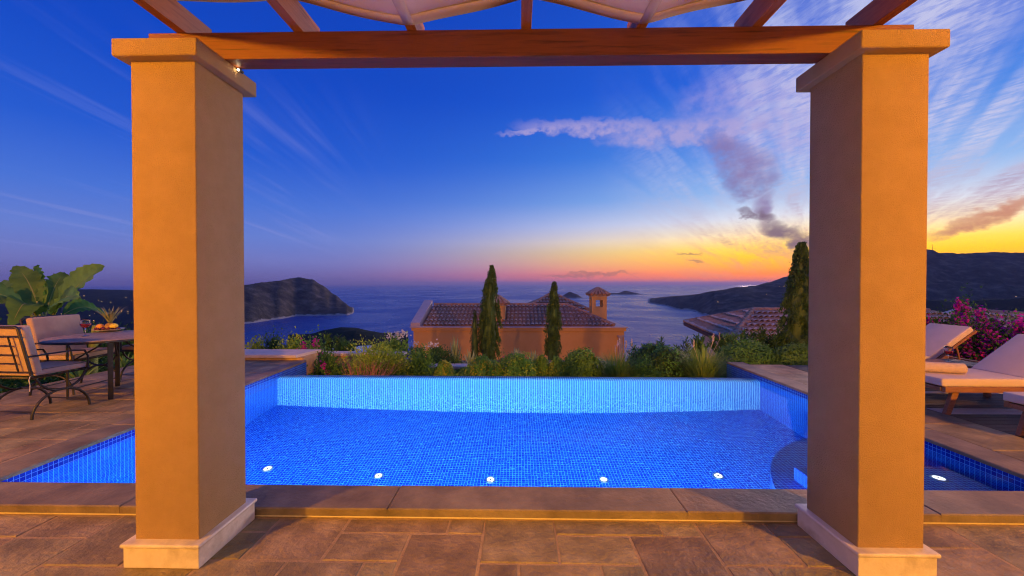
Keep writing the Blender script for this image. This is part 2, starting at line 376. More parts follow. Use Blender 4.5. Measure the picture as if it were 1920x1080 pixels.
def seamat():
    m = bpy.data.materials.new('sea_water'); m.use_nodes = True; nb = NB(m.node_tree); nb.N.clear()
    p = nb.node('ShaderNodeBsdfPrincipled'); nb.L.new(p.outputs[0], nb.node('ShaderNodeOutputMaterial').inputs[0])
    v = nb.node('ShaderNodeNewGeometry').outputs['Position']
    big = nb.noise(v, .0011, 4, .6, .8)
    nb.put(p.inputs['Base Color'], nb.ramp(big, [(.3, (.006,.04,.22,1)), (.7, (.01,.055,.28,1))]))
    nb.put(p.inputs['Roughness'], nb.sm(big, .35, .65, .24, .38)); p.inputs['IOR'].default_value = 1.333; p.inputs['Specular IOR Level'].default_value = .32
    bn = nb.node('ShaderNodeBump'); bn.inputs['Strength'].default_value = 1.; bn.inputs['Distance'].default_value = 4.5
    h = nb.m('ADD', nb.noise(v, .05, 4, .6), nb.m('MULTIPLY', nb.noise(v, .012, 3, .5), 2.0))
    nb.L.new(h, bn.inputs['Height']); nb.L.new(bn.outputs[0], p.inputs['Normal'])
    return m
SEA = seamat()
HILLM = mat('scrub_hillside', (.03,.028,.017), (.085,.07,.042), .95, .014, 9, 1.0, .05, .1, c3=(.21,.16,.105), coord='Position', bdist=9)
def add_shore(m):
    nb = NB(m.node_tree); pr = [n for n in nb.N if n.type == 'BSDF_PRINCIPLED'][0]; old = pr.inputs['Base Color'].links[0].from_socket
    g = nb.node('ShaderNodeNewGeometry'); sx = nb.node('ShaderNodeSeparateXYZ'); nb.L.new(g.outputs['Position'], sx.inputs[0])
    h = nb.m('ADD', sx.outputs[2], nb.m('MULTIPLY', nb.noise(g.outputs['Position'], .02, 4), -26.0))
    nb.L.new(nb.mix(nb.sm(h, -232, -225, 1, 0), old, (.4,.34,.28,1)), pr.inputs['Base Color'])
add_shore(HILLM)
HILLD = mat('wooded_hillside', (.012,.02,.01), (.038,.046,.022), .95, .018, 9, 1.0, .08, .1, coord='Position', bdist=5)
SHOREM = mat('shore_rock', (.3,.26,.22), (.45,.4,.35), .9, .05, 5)

# ------------------------------------------------------------------ far setting: sea, hills, islands
SEAZ = -225.0; FS = 1.5
o = MB().add([(-60000,-2000,SEAZ),(60000,-2000,SEAZ),(60000,90000,SEAZ),(-60000,90000,SEAZ)], [(0,1,2,3)]).build('sea', SEA); struct(o)
def lerp(pts, x):
    if x <= pts[0][0]: return pts[0][1]
    for (a, u), (c, v) in zip(pts, pts[1:]):
        if x <= c: t = (x-a)/(c-a); t = t*t*(3-2*t)*.5+t*.5; return u+(v-u)*t
    return pts[-1][1]
def hill(name, ridge, water, gap, back, material, amp=.12, step=4, nv=22, base=SEAZ, seed=0, shore=False, prof=1.25):
    x0, x1 = ridge[0][0], ridge[-1][0]; nu = int((x1-x0)/step); mb = MB()
    def fn(u, v):
        px = x0+(x1-x0)*u; yw = lerp(water, px); yr = lerp(ridge, px)
        a = onz(px, yw, base); dirx, diry = a[0], a[1]; L = math.hypot(dirx, diry); dirx /= L; diry /= L
        g = (gap(px) if callable(gap) else gap)*FS
        k = min(1, max(0, (x1-px)/(x1-x0)*8), max(0, (px-x0)/(x1-x0)*8)) if shore else 1
        g2 = g*(.25+.75*k)
        f = L+g2; top = np.array([dirx*f, diry*f]); ztop = EYE+(532.5-yr)/math.hypot(FPX, px-972)*f
        hh = max(0, ztop-base)
        if v <= .62: s = v/.62; d = L+g2*s; z = base-2+(hh+2)*s**prof
        else: s = (v-.62)/.38; d = f+back*FS*s; z = base-2+(hh+2)*(1-s*s)
        x, y = dirx*d, diry*d
        e = math.sin(math.pi*min(1, v/.62)) if v <= .62 else math.sin(math.pi*s)
        n = mnoise.fractal(Vector((x*.004/FS, y*.004/FS, seed)), .9, 2.1, 6)
        n2 = mnoise.fractal(Vector((x*.02/FS, y*.02/FS, seed+3)), .9, 2.1, 4)
        z += hh*amp*n*(.25+.75*e) + hh*.022*n2*min(1, v*4)
        return (x, y, z)
    mb.grid(fn, nu, nv)
    o = mb.build(name, material); struct(o); return o
hill('headland', [(300,540),(380,536),(430,535),(462,534),(495,530),(525,526),(548,521),(566,519.5),(585,523),(605,535),(628,553),(645,568),(658,579),(664,585)],
     [(300,628),(400,617),(462,607),(520,599),(557,593),(600,592),(650,591.5),(660,589),(664,586)], 420, 500, HILLM, .05, 2, 40, shore=True, seed=1, prof=.85)
hill('islet', [(1052,559),(1058,552),(1068,546.8),(1080,551),(1094,559)], [(1052,559.5),(1094,559.5)], 150, 200, HILLM, .04, 1.5, 12, shore=True, seed=2)
hill('islet', [(1136,552),(1146,549),(1158,549.5),(1173,544.8),(1190,548.5),(1207,552.5)], [(1136,553),(1207,553)], 200, 250, HILLM, .05, 1.5, 12, shore=True, seed=5)
hill('peninsula', [(1214,568.5),(1222,564),(1245,558),(1275,555),(1305,552.5),(1340,545),(1380,539),(1415,536),(1440,529),(1475,518),(1520,506),(1600,488),(1690,470),(1735,467),(1760,472),(1800,475),(1850,472),(1920,475),(2050,470),(2300,480)],
     [(1214,569),(1245,573),(1275,581),(1300,583),(1319,591),(1345,598),(1400,603),(2300,610)], lambda px: 150+min(1, max(0,(px-1214)/260))*800, 1200, HILLM, .07, 3, 34, shore=False, seed=8, prof=.9)
hill('near_ridge', [(1560,585),(1650,570),(1735,563),(1800,565),(1860,561),(1920,558),(2100,548),(2400,545)],
     [(1560,640),(2400,650)], 260, 400, HILLD, .08, 5, 18, seed=11)
hill('coast_hills', [(-500,520),(-200,532),(0,540),(90,541),(160,542),(250,545),(320,549),(420,556)],
     [(-500,640),(0,632),(250,622),(420,606)], 1500, 1500, HILLD, .06, 6, 18, seed=14, prof=.85)
hill('coast_knoll', [(540,645),(580,634),(610,623),(640,617),(665,618),(700,628),(725,637),(765,650)],
     [(540,668),(765,668)], 90, 120, HILLD, .05, 3, 14, base=-112, seed=17)
def zg(x, y):
    f = np.interp(y, [0,6.4,8.5,10.5,13,16,20,30,60,150,400,760], [-.45,-.42,-.5,-.75,-1.15,-2.1,-3.3,-6,-14.5,-41,-113,-240])
    s = np.interp(abs(x), [0,7,9,14,30,60,400,900], [0,0,-.05,-.5,-3,-9,-55,-110]) if y < 120 else 0
    return float(f+s*(1 if y < 40 else max(0, (120-y)/80))*.6)
# hillside falling to the sea, with the garden level cut into its top
def ground(name, xs, ys, material, skip=None, amp=.04):
    mb = MB(); vs = []
    for y in ys:
        for x in xs: vs.append((x, y, zg(x, y)+amp*mnoise.fractal(Vector((x*.5,y*.5,1)), 1, 2, 4)*(1+max(0,y-20)*.4)))
    n = len(xs); fs = []
    for j in range(len(ys)-1):
        for i in range(n-1):
            cx, cyy = (xs[i]+xs[i+1])/2, (ys[j]+ys[j+1])/2
            if skip and skip(cx, cyy): continue
            fs.append((j*n+i, j*n+i+1, (j+1)*n+i+1, (j+1)*n+i))
    mb.add(vs, fs, True); return struct(mb.build(name, material))
xs = sorted(set(list(np.linspace(-60,-6.8,26))+list(np.linspace(-6.8,8.6,40))+list(np.linspace(8.6,60,26))))
ys = sorted(set([-3,0,2.4]+list(np.linspace(2.4,7.1,14))+list(np.linspace(7.1,30,50))))
ground('garden_ground', xs, ys, SOIL, lambda x, y: (-6.75 < x < 8.55 and y < 6.3) or (-6.75 < x < -4 and y < 7.6))
ground('hillside', list(np.linspace(-700,700,70)), [30,36,44,54,70,90,120,150,200,260,330,400,500,600,760], HILLD, None, .1)

# ------------------------------------------------------------------ terrace paving
def slab_poly(pts, ztop, thick, jit=.004, inset=.006, drop=.0045, gap=.006):
    """one stone: its own origin, uneven edges, worn arris"""
    c = np.mean(np.array(pts, float), axis=0); ring = []
    n = len(pts)
    for i in range(n):
        p, q = np.array(pts[i], float), np.array(pts[(i+1)%n], float)
        ring.append(p); ring.append((p+q)/2 + np.array([random.uniform(-jit,jit), random.uniform(-jit,jit)]))
    def shrink(d):
        out = []
        for p in ring:
            v = c-p; L = np.linalg.norm(v); e = np.sign(v)*d
            out.append(p+e*np.minimum(1, np.abs(v)/(d*3+1e-9)))
        return out
    r0, r1 = shrink(gap), shrink(gap+inset); k = len(ring); mb = MB()
    dz = random.uniform(-.0025,.0025)
    vs = [(p[0]-c[0],p[1]-c[1],-thick) for p in r0]+[(p[0]-c[0],p[1]-c[1],dz-drop) for p in r0]+[(p[0]-c[0],p[1]-c[1],dz+random.uniform(-.001,.001)) for p in r1]
    fs = [(a*k+i, a*k+(i+1)%k, (a+1)*k+(i+1)%k, (a+1)*k+i) for a in (0,1) for i in range(k)]+[tuple(range(2*k,3*k))]
    mb.add(vs, fs); return mb, (c[0], c[1], ztop)
def slab(parent, pts, ztop, material=SLATE, thick=.03, name='paving_slab', **k):
    mb, c = slab_poly(pts, ztop, thick, **k); o = mb.build(name, material, parent); o.location = c; return o
def rect(x0, x1, y0, y1): return [(x0,y0),(x1,y0),(x1,y1),(x0,y1)]
terrace = struct(MB().mm(-8.5,8.5,-3.4,2.372,-.3,-.0035).build('terrace_floor', MORTAR))
LP = struct(MB().mm(-6.75,-4.1,2.40,7.6,-.6,.0565).build('left_patio_floor', MORTAR))
RP = struct(MB().mm(4.02,4.66,2.40,6.75,-.6,.0565).add([],[]).build('right_patio_floor', MORTAR))
RD = struct(MB().mm(4.68,8.5,2.40,6.75,-.6,.03).build('lounger_deck', mat('deck_base', (.03,.02,.016))))
manual = [(-1.5,-1.06,2.03,2.36),(-1.06,-.425,2.22,2.36),(-.425,-.21,2.22,2.36),(-1.06,-.64,1.99,2.22),(-.64,-.21,1.6,2.22),(-.21,.218,1.99,2.36),
          (.218,.86,2.22,2.36),(.86,1.085,2.22,2.36),(.218,.65,1.99,2.22),(.65,1.085,1.6,2.22),(1.085,1.51,1.99,2.36),(1.51,1.8,2.22,2.36),(1.51,1.95,1.99,2.22),
          (-1.235,-.82,1.55,1.99),(-.82,-.64,1.55,1.99),(-.21,0,1.6,1.99),(0,.43,1.75,1.99),(.43,.65,1.6,1.99),(1.085,1.29,1.55,1.99),(1.29,1.95,1.55,1.99),(-1.68,-1.5,2.22,2.36)]
manual[0] = (-1.5,-1.06,1.99,2.36)
for q in manual: slab(terrace, rect(*q), 0)
def ashlar(parent, x0, x1, y0, y1, z, unit=.215, avoid=(), sizes=((2,2),(3,2),(3,1),(2,1),(1,1),(2,3),(4,2),(1,2)), wts=(5,5,3,3,1,3,2,2), seed=1):
    rd = random.Random(seed); nx, ny = max(1, round((x1-x0)/unit)), max(1, round((y1-y0)/unit)); ux, uy = (x1-x0)/nx, (y1-y0)/ny
    occ = [[False]*ny for _ in range(nx)]
    for i in range(nx):
        for j in range(ny):
            a, c, d, e = x0+i*ux, x0+(i+1)*ux, y0+j*uy, y0+(j+1)*uy
            if any(a < q[1]-.01 and c > q[0]+.01 and d < q[3]-.01 and e > q[2]+.01 for q in avoid): occ[i][j] = True
    for j in range(ny-1, -1, -1):
        for i in range(nx):
            if occ[i][j]: continue
            for _ in range(12):
                sx, sy = rd.choices(sizes, wts)[0]
                if i+sx <= nx and j-sy+1 >= 0 and all(not occ[i+p][j-q] for p in range(sx) for q in range(sy)): break
            else: sx = sy = 1
            for p in range(sx):
                for q in range(sy): occ[i+p][j-q] = True
            slab(parent, rect(x0+i*ux, x0+(i+sx)*ux, y0+(j-sy+1)*uy, y0+(j+1)*uy), z)
ashlar(terrace, -5.03, -1.68, 1.07, 2.36, 0, .215, seed=3)
ashlar(terrace, 1.95, 5.2, 1.07, 2.36, 0, .215, seed=9)
ashlar(terrace, -1.68, 1.95, .9, 1.55, 0, .33, seed=5)
for q in ((-1.68,-1.5,1.99,2.22),(-1.68,-1.235,1.55,1.99),(0,.43,1.55,1.75),(1.8,1.95,2.22,2.36),(.65,1.085,1.55,1.6),(-.64,-.21,1.55,1.6),(-.21,0,1.55,1.6),(.43,.65,1.55,1.6)): slab(terrace, rect(*q), 0)
ashlar(LP, -6.74, -4.12, 2.66, 6.92, .06, .24, seed=21)
ashlar(RP, 4.04, 4.66, 2.66, 6.7, .06, .31, seed=23)
# deck of dark boards with two pale stone strips under the loungers
yb = 2.42
k = 0
while yb < 6.7:
    if 4.22 < yb < 4.33 or 5.0 < yb < 5.1:
        s_ = MB().box((0,0,0), (3.84,.085,.03)).build('stone_strip', PALESTONE, RD, .004); s_.location = (6.6, yb+.05, .042)
    else:
        s_ = MB().box((0,0,0), (3.84,.092,.03)).build('deck_board', DECK, RD, .004); s_.location = (6.6, yb+.05, .04)
    yb += .1

# ------------------------------------------------------------------ pool
WZ, FZ = -.04, -1.6
def lx(y): return -3.80-.15*(y-2.64)/4.3
def rx(y): return 3.75+.012*(y-2.64)
pool = thing('swimming_pool', 'infinity pool lined with glowing blue mosaic, brown stone coping around it', 'pool'); 
def wallq(name, vs, uv=None): return MB().add(vs, [(0,1,2,3)], False, [uv] if uv else None)
basin = MB()
basin.add([(lx(2.6),2.6,FZ),(rx(2.6),2.6,FZ),(rx(6.3),6.3,FZ),(lx(6.3),6.3,FZ)], [(0,1,2,3)])
basin.build('pool_floor', MOSAIC, pool, uv=True)
def side_wall(fx, s):
    mb = MB(); p = [(fx(2.6),2.6),(fx(6.97),6.97),(fx(6.97)+s*.26,6.97),(fx(2.6)+s*.26,2.6)]
    if s < 0: mb.prism([p[0],p[1],p[2],p[3]], FZ-.1, .028)
    else: mb.prism([p[1],p[0],p[3],p[2]], FZ-.1, .028)
    return mb
for fx, s in ((lx,-1),(rx,1)): side_wall(fx, s).build('pool_wall', MOSAIC, pool, uv=True)
MB().mm(lx(2.64)-.2,rx(2.64)+.2,2.40,2.66,FZ-.1,.028).build('pool_wall', MOSAIC, pool, uv=True)
# overflow wall with rounded crest
prof = [(6.06,FZ)]+[(6.06,-.17)]+[(6.06+.13*(1-math.cos(a)), -.17+.122*math.sin(a)) for a in np.linspace(0.15, math.pi/2, 9)]+[(6.245,-.048),(6.26,-.06),(6.26,-.9)]
mb = MB(); acc = [0]
for p, q in zip(prof, prof[1:]): acc.append(acc[-1]+math.hypot(q[0]-p[0], q[1]-p[1]))
xa, xb = lx(6.1)-.01, rx(6.1)+.01
def sk(x): return -.0085*(x-xa)      # the crest runs very slightly towards the camera on the right
vs = [(xa, y, z) for y, z in prof]+[(xb, y+sk(xb), z) for y, z in prof]; n = len(prof)
mb.add(vs, [(i, n+i, n+i+1, i+1) for i in range(n-1)], True, [[(xa,acc[i]),(xb,acc[i]),(xb,acc[i+1]),(xa,acc[i+1])] for i in range(n-1)])
mb.build('overflow_wall', MOSAIC_LIT, pool, uv=True)
# corner steps at the near right
st = MB(); st.mm(2.45,rx(3)-.004,2.656,3.4,-.598,-.33); st.build('pool_step', MOSAIC, pool, .01, uv=True)
c0 = (rx(3), 2.655); arc_ = [(c0[0]+1.67*math.cos(a), c0[1]+1.67*math.sin(a)) for a in np.linspace(math.pi/2, math.pi, 25)]
MB().prism([c0]+arc_, FZ+.001, -.6).build('pool_step', MOSAIC, pool, uv=True)
# water sheet
wat = MB(); wat.add([(lx(2.66)-.005,2.655,WZ),(rx(2.66)+.005,2.655,WZ),(xb,6.25+sk(xb),WZ),(xa,6.25,WZ)], [(0,1,2,3)])
wo_ = struct(wat.build('pool_water', WATER))
# floor inlets: white discs
STEEL = mat('steel', (.6,.6,.6), rough=.3, metal=1)
DISC = emit('floor_lamp_lens', (.93,.98,1), 1.7, False)
def inlet(x, y, z):
    d = MB(); d.lathe([(0,.014),(.02,.015),(.036,.013),(.042,.01)], n=18); o = d.build('floor_lamp', DISC, pool); o.location = (x,y,z)
    c = MB(); c.lathe([(.040,.012),(.044,.016),(.054,.012),(.058,0)], n=18); c.build('rim', STEEL, o)
    c = MB(); c.lathe([(0,.018),(.008,.017),(.009,.012)], n=8); c.build('screw', IRON, o)
for i in range(5): inlet(-2.9+1.29*i, 4.305, FZ)
inlet(3.5, 3.2, -.33)
# underwater lamps on the near wall, under the coping
LAMPLENS = emit('pool_lamp_lens', (.36,.84,1), 900)
for i, x in enumerate((-2.95,-1.35,.15,1.5)):
    tgt = thing('pool_lamp', 'round white underwater lamp on the near pool wall, %s from the left' % ('first','second','third','fourth')[i], 'lamp', (x,2.66,-.6), 0, 'underwater pool lamps')
    l = MB(); l.lathe([(0,.035),(.06,.034),(.11,.026)], n=20); q = l.build('lens', LAMPLENS, tgt); q.rotation_euler = (R(-90),0,0)
    l = MB(); l.lathe([(.108,.03),(.135,.024),(.14,0)], n=20); q = l.build('ring', STEEL, tgt); q.rotation_euler = (R(-90),0,0)
# coping stones
def coping(pts, z=.06): return slab(pool, pts, z, COPING, .034, 'coping_stone', jit=.001, inset=.007, drop=.006, gap=.0012)
fx_ = [-4.15,-2.55,-.83,1.05,2.6,4.05]
for a, c in zip(fx_, fx_[1:]): slab(pool, rect(a, c, 2.36, 2.645), .06, COPING, .048, 'coping_stone', jit=.001, inset=.007, drop=.006, gap=.0012)
riser = MB().mm(-8.4,8.4,2.375,2.40,-.02,.045).build('kerb_riser', PALESTONE, terrace)
for fn, s in ((lx,-1),(rx,1)):
    ys_ = [2.646,3.75,4.85,5.9,6.97]
    for a, c in zip(ys_, ys_[1:]):
        p = [(fn(a),a),(fn(a)+s*.29,a),(fn(c)+s*.29,c),(fn(c),c)]
        if s < 0: p = p[::-1]
        coping(p)
for a, c in ((-8.4,-6.5),(-6.5,-5.4),(-5.4,-4.15),(4.05,5.2),(5.2,6.8),(6.8,8.4)):
    slab(LP if a < 0 else RP, rect(a, c, 2.36, 2.645), .06, COPING, .05, 'kerb_stone', jit=.001, inset=.007, drop=.006, gap=.0012)

# low seat wall at the back of the left patio
bw = thing('seat_wall', 'low stone seat wall with pale cap at the far end of left patio', 'wall')
MB().mm(-6.6,-4.02,7.0,7.5,-.5,.108).build('wall_body', RUBBLE, bw)
for a, c in ((-6.7,-5.4),(-5.4,-3.98)):
    q, cc = slab_poly([(a,6.93),(c-(.14 if c > -4 else 0),6.93),(c,7.56),(a,7.56)], .165, .055, .003, .012, .01, .002); q = q.build('cap_stone', PALESTONE, bw); q.location = cc
def low_wall(label, x0, x1, y0, ztop, zbot, n):
    t_ = thing('planter_wall', label, 'wall', (0,0,0), 0, 'low planter walls in the garden')
    MB().mm(x0+.03,x1-.03,y0+.03,y0+.27,zbot,ztop-.05).build('wall_body', RUBBLE, t_)
    for i in range(n):
        a, c = x0+(x1-x0)*i/n, x0+(x1-x0)*(i+1)/n
        q, cc = slab_poly(rect(a,c,y0,y0+.3), ztop, .05, .004, .01, .01, .003); q = q.build('cap_stone', PALESTONE, t_); q.location = cc
low_wall('low ochre planter wall with pale cap behind the pink flowers, left of the house', -4.45, -2.5, 8.15, -.03, -.6, 3)
low_wall('low pale planter kerb between the clipped bushes beyond the pool edge', -2.2, 3.2, 8.15, -.3, -.7, 7)

# ------------------------------------------------------------------ pillars
def pillar(label, x0, x1):
    t_ = thing('pillar', label, 'pillar', ((x0+x1)/2, 2.13, 0), 0, 'pergola pillars')
    cx, cyy = (x0+x1)/2, 2.13; hx, hy = (x1-x0)/2, .173
    MB().mm(-hx,hx,-hy,hy,.1,2.66).build('shaft', PLASTER, t_, .006, 3)
    MB().mm(-hx-.05,hx+.05,-hy-.05,hy+.05,2.645,2.735).build('capital', PLASTER, t_, .008, 3)
    bs = MB().mm(-hx-.028,hx+.028,-hy-.036,hy+.036,0.001,.112).build('plinth', TRAV, t_, .003)
    MB().mm(-hx-.04,hx+.04,-hy-.048,hy+.048,.108,.13).build('moulding', TRAV, bs, .009, 3)
    return t_
pillar('orange plastered pillar in front of the dining chairs and table', -2.03, -1.687)
pillar('orange plastered pillar in front of the sun loungers', 1.738, 2.071)
# ------------------------------------------------------------------ pergola timbers
pg = thing('pergola', 'reddish brown timber pergola beam with rafters overhead', 'pergola', (0,0,2.735))
MB().mm(-2.075,2.14,2.10,2.205,.0005,.15).build('beam', WOOD, pg, .004)
RX = [-1.886,-1.226,-.592,.042,.672,1.302,1.95]
for x in RX: MB().mm(x-.028,x+.028,-.99,2.28,.15,.285).build('rafter', WOODR, pg, .003)
MB().mm(-2.2,2.2,-.995,-.9,0,.15).build('wall_plate', WOOD, pg, .004)
# shade cloth woven over and under the rafters
def cz(x):
    k = [(-2.3,3.062),(RX[0],3.03),(RX[1],3.028),(RX[2]-.03,2.884),(RX[2]+.03,2.884),(RX[3],3.026),(RX[4]-.03,2.884),(RX[4]+.03,2.884),(RX[5],3.026),(RX[6],3.06),(2.3,3.09)]
    return np.interp(x, [p[0] for p in k], [p[1] for p in k])
sh = thing('shade_cloth', 'cream fabric shade sagging under the pergola rafters', 'awning')
cloth = MB()
def cfn(u, v):
    x = -1.95+u*3.9; y = 2.055-v*2.9
    z = cz(x)+.006*math.sin(x*9+y*3)
    lo = min(abs(x-RX[2]), abs(x-RX[4]))
    z -= max(0, 1-lo/.6)*.10*math.sin(math.pi*min(1, v*1.0))*.6
    return (x, y, z)
cloth.grid(cfn, 130, 26); cl = cloth.build('fabric', CLOTH, sh)
m_ = cl.modifiers.new('Solidify', 'SOLIDIFY'); m_.thickness = .003
hem = MB()
def hfn(u, v):
    x = -1.95+u*3.9; return (x, 2.057-.075*v, cz(x)-.006+.006*math.sin(x*9+6.17)-.004*(v > .9))
hem.grid(hfn, 130, 2); h_ = hem.build('hem', HEM, sh); m_ = h_.modifiers.new('Solidify', 'SOLIDIFY'); m_.thickness = .004
for x in (RX[2], RX[4]):
    sb = MB()
    sb.grid(lambda u, v: (lambda p: (p[0], p[1], p[2]-.005))(cfn((x-.028+.056*u+1.95)/3.9, v*.9+.004)), 2, 24)
    q = sb.build('seam_band', HEM, sh); m_ = q.modifiers.new('Solidify', 'SOLIDIFY'); m_.thickness = .002
# little spot lamp tucked behind the beam on the left capital
sp = thing('spot_lamp', 'tiny lit spot lamp under the beam at the left pillar capital', 'lamp', (-1.622,2.19,2.727))
MB().tube([(0,-.012,-.004),(0,.02,-.004)], .009, 12).build('housing', IRON, sp)
MB().lathe([(0,-.006),(.0045,-.004),(.006,0),(.0045,.004),(0,.006)], (0,-.014,-.008), 12).build('bulb', emit('spot_bulb', (1,.75,.42), 40, False), sp)

# ------------------------------------------------------------------ villa front behind the camera, with its two globe lamps
vl = thing('villa', 'ochre plastered villa front with added glowing door panes facing the terrace', 'house', (0,-3.4,0))
for x in (-9,3.2): MB().mm(x,x+5.8,-.3,0,0,4.6).build('wall', PLASTER, vl)
VB = MB(); VB.mm(-3.2,-1.5,2.1,2.4,0,4.2).mm(1.5,3.2,2.1,2.4,0,4.2).mm(-1.5,1.5,2.1,2.4,2.4,4.2).mm(-3.2,-2.9,0,2.1,0,4.2).mm(2.9,3.2,0,2.1,0,4.2); VB.build('light_blocking_bay', PLASTER, vl)  # unseen bay, shaped to block cross light from the globe lamps on the pillars
for x in (-1.45,0,1.45): MB().mm(x-.05,x+.05,2.22,2.3,0,2.4).build('door_frame', WOOD, vl)
PANE = emit('added_fill_pane', (1,.54,.24), 2.6)  # glowing door panes added as warm fill for cloth, beam and pillars
for x in (-.725,.725): MB().mm(x-.675,x+.675,2.24,2.26,.02,2.38).build('fill_pane', PANE, vl)
GLOBE = emit('globe_lamp_opal', (1,.405,.01), 2850)
for nm, x in (('left',-6.0),('right',6.1)):
    gl = thing('wall_lamp', 'opal globe wall lamp on the villa front, %s of its doors' % nm, 'lamp', (x,-3.4,3.5), 0, 'globe lamps on the villa front')
    MB().tube([(0,0,-.25),(0,.1,-.25),(0,.22,-.22),(0,.24,-.17)], .02, 8).build('arm', IRON, gl)
    MB().lathe([(0 if k in (0,12) else .17*math.sin(math.pi*k/12), -.17*math.cos(math.pi*k/12)) for k in range(13)], (0,.24,0), 18).build('globe', GLOBE, gl)

# ------------------------------------------------------------------ dining set
def arc(cx, cz_, r, a0, a1, n=12, x=0.): return [(x, cx+r*math.cos(R(a0+(a1-a0)*i/n)), cz_+r*math.sin(R(a0+(a1-a0)*i/n))) for i in range(n+1)]
def chair(label, loc, rz, wd=.46, group='iron chairs round the dining table'):
    """wrought iron armchair, faces local +y"""
    t_ = thing('iron_chair', label, 'chair', loc, rz, group); h = wd/2
    fr = MB(); zs = .43
    fr.tube([(-h,-.24,zs),(h,-.24,zs),(h,.25,zs),(-h,.25,zs),(-h,-.24,zs)], .013, 6); fr.build('seat_frame', IRON, t_)
    for s in (-1,1):
        lg = MB(); x = s*h
        lg.tube(arc(0,0,.255,180,0,14,x), .013, 7); lg.build('leg', IRON, t_)
        lg = MB(); lg.tube(arc(0,.255+.22,.225,195,345,14,x), .012, 7); lg.build('curved_brace', IRON, t_)
        ar = MB(); ar.tube([(x,-.29,.66),(x*1.04,-.12,.665),(x*1.06,.1,.665),(x*1.06,.2,.65),(x*1.05,.235,.58),(x,.24,.44)], .013, 7, flat=.7); ar.build('armrest', IRON, t_)
    for y in (-.245,.245): MB().tube([(-h,y,.075),(h,y,.075)], .008, 6).build('tie_bar', IRON, t_)
    MB().tube([(-h,0,.255),(h,0,.255)], .009, 6).build('tie_bar', IRON, t_)
    bk = MB(); T = lambda x, q: (x, -.245-q*.11, .43+q*.55)
    bk.tube([T(-h,0),T(-h,.96),T(-h*.9,1),T(h*.9,1),T(h,.96),T(h,0)], .014, 7)
    for q in (.12,.82): bk.tube([T(-h,q),T(h,q)], .008, 5)
    for x in (-.35*wd,.22*wd): bk.tube([T(x,.12),T(x,.82)], .008, 5)
    for q in (.29,.46,.64): bk.tube([T(-.35*wd,q),T(.22*wd,q)], .007, 5)
    bk.build('back_frame', IRON, t_)
    c = MB(); c.box((0,0,0), (wd-.03,.47,.07)); q = c.build('seat_cushion', CUSH, t_, .022, 4); q.location = (0,.02,.475)
    c = MB(); c.box((0,0,0), (wd-.02,.075,.52)); bc = c.build('back_cushion', CUSH, t_, .022, 4); bc.location = (0,-.232,.73); bc.rotation_euler = (R(11.3),0,0)
    e = MB(); a = (wd-.03)/2
    for z in (.031,-.031): e.tube([(-a,-.23,z),(a,-.23,z),(a,.23,z),(-a,.23,z),(-a,-.23,z)], .0035, 4)
    e.build('piping', IRON, q)
    for s in (-1,1):
        tp = MB(); tp.tube([(s*a,-.24,.47),(s*(a+.02),-.27,.45),(s*(a+.018),-.275,.42),(s*(a+.022),-.27,.36),(s*(a+.018),-.272,.3)], .004, 5); tp.build('tie_cord', ROPE, t_)
    return t_
PZ = .062
chair('nearest iron chair seen from behind, back towards us, grid back with lit cushion', (-5.32,4.12,PZ), R(-3), .5)
chair('wide iron chair with tall pink cushion left of the table under banana leaves', (-5.98,5.02,PZ), R(-84), .62)
chair('iron chair half hidden by the pillar, right of the dining table', (-4.58,4.92,PZ), R(86), .5)
chair('iron chair at the far side of the dining table, mostly hidden', (-5.62,5.72,PZ), R(178), .5)
tb = thing('dining_table', 'round mosaic topped dining table on black iron legs', 'table', (-5.3,4.86,PZ))
MB().lathe([(0,.75),(.6,.75),(.612,.745),(.612,.735),(0,.735)], n=48).build('table_top', TABLETOP, tb)
MB().lathe([(.606,.742),(.618,.742),(.618,.715),(.606,.715)], n=48).build('rim', IRON, tb)
for a in (R(-47),R(133),R(43),R(223)):
    c_, s_ = math.cos(a), math.sin(a)
    lg = MB(); lg.box((.4*c_,.4*s_,.36), (.048,.02,.72), (0,0,a+math.pi/2)); lg.build('leg', IRON, tb, .003)
    lg = MB(); lg.tube([(.4*c_,.4*s_,.42),(.3*c_,.3*s_,.5),(.16*c_,.16*s_,.6),(.05*c_,.05*s_,.71)], .011, 6); lg.build('curved_brace', IRON, tb)
TZ = PZ+.752
def wine_glass(label, loc, fill=.35, sc_=1.):
    t_ = thing('wine_glass', label, 'glass', loc, 0, 'glasses of red wine')
    g = MB(); g.lathe([(0,0),(.034,.001),(.035,.003),(.012,.006),(.0045,.012),(.004,.075),(.008,.085),(.03,.1),(.043,.122),(.045,.142),(.041,.17),(.036,.19),(.0345,.19),(.0395,.17),(.0435,.142),(.0415,.123),(.029,.1025),(.006,.088),(0,.087)], n=24)
    g.build('bowl', GLASS, t_)
    wv = MB(); wv.lathe([(0,.0885),(.0065,.0892),(.0285,.1035),(.041,.1235),(.0428,.138),(0,.138)], n=24); wv.build('wine', WINE, t_)
    t_.scale = (sc_,)*3; return t_
wine_glass('glass of red wine on the round dining table', (-5.55,4.75,TZ), sc_=1.15)
fb = onz(204,621,TZ)
bx, by = fb[0], fb[1]
pl = thing('fruit_plate', 'shallow cream plate of fruit on the dining table', 'plate', (bx,by,TZ))
MB().lathe([(0,.004),(.09,.005),(.16,.03),(.165,.034),(.15,.028),(.09,.012),(0,.011)], n=30).build('dish', PALEP, pl)
FRO = mat('orange_peel', (.75,.3,.02), (.82,.38,.04), .45, 40, 3, .2, 150); FRL = mat('lemon_peel', (.8,.6,.05), (.85,.66,.08), .45, 40, 3, .2, 150)
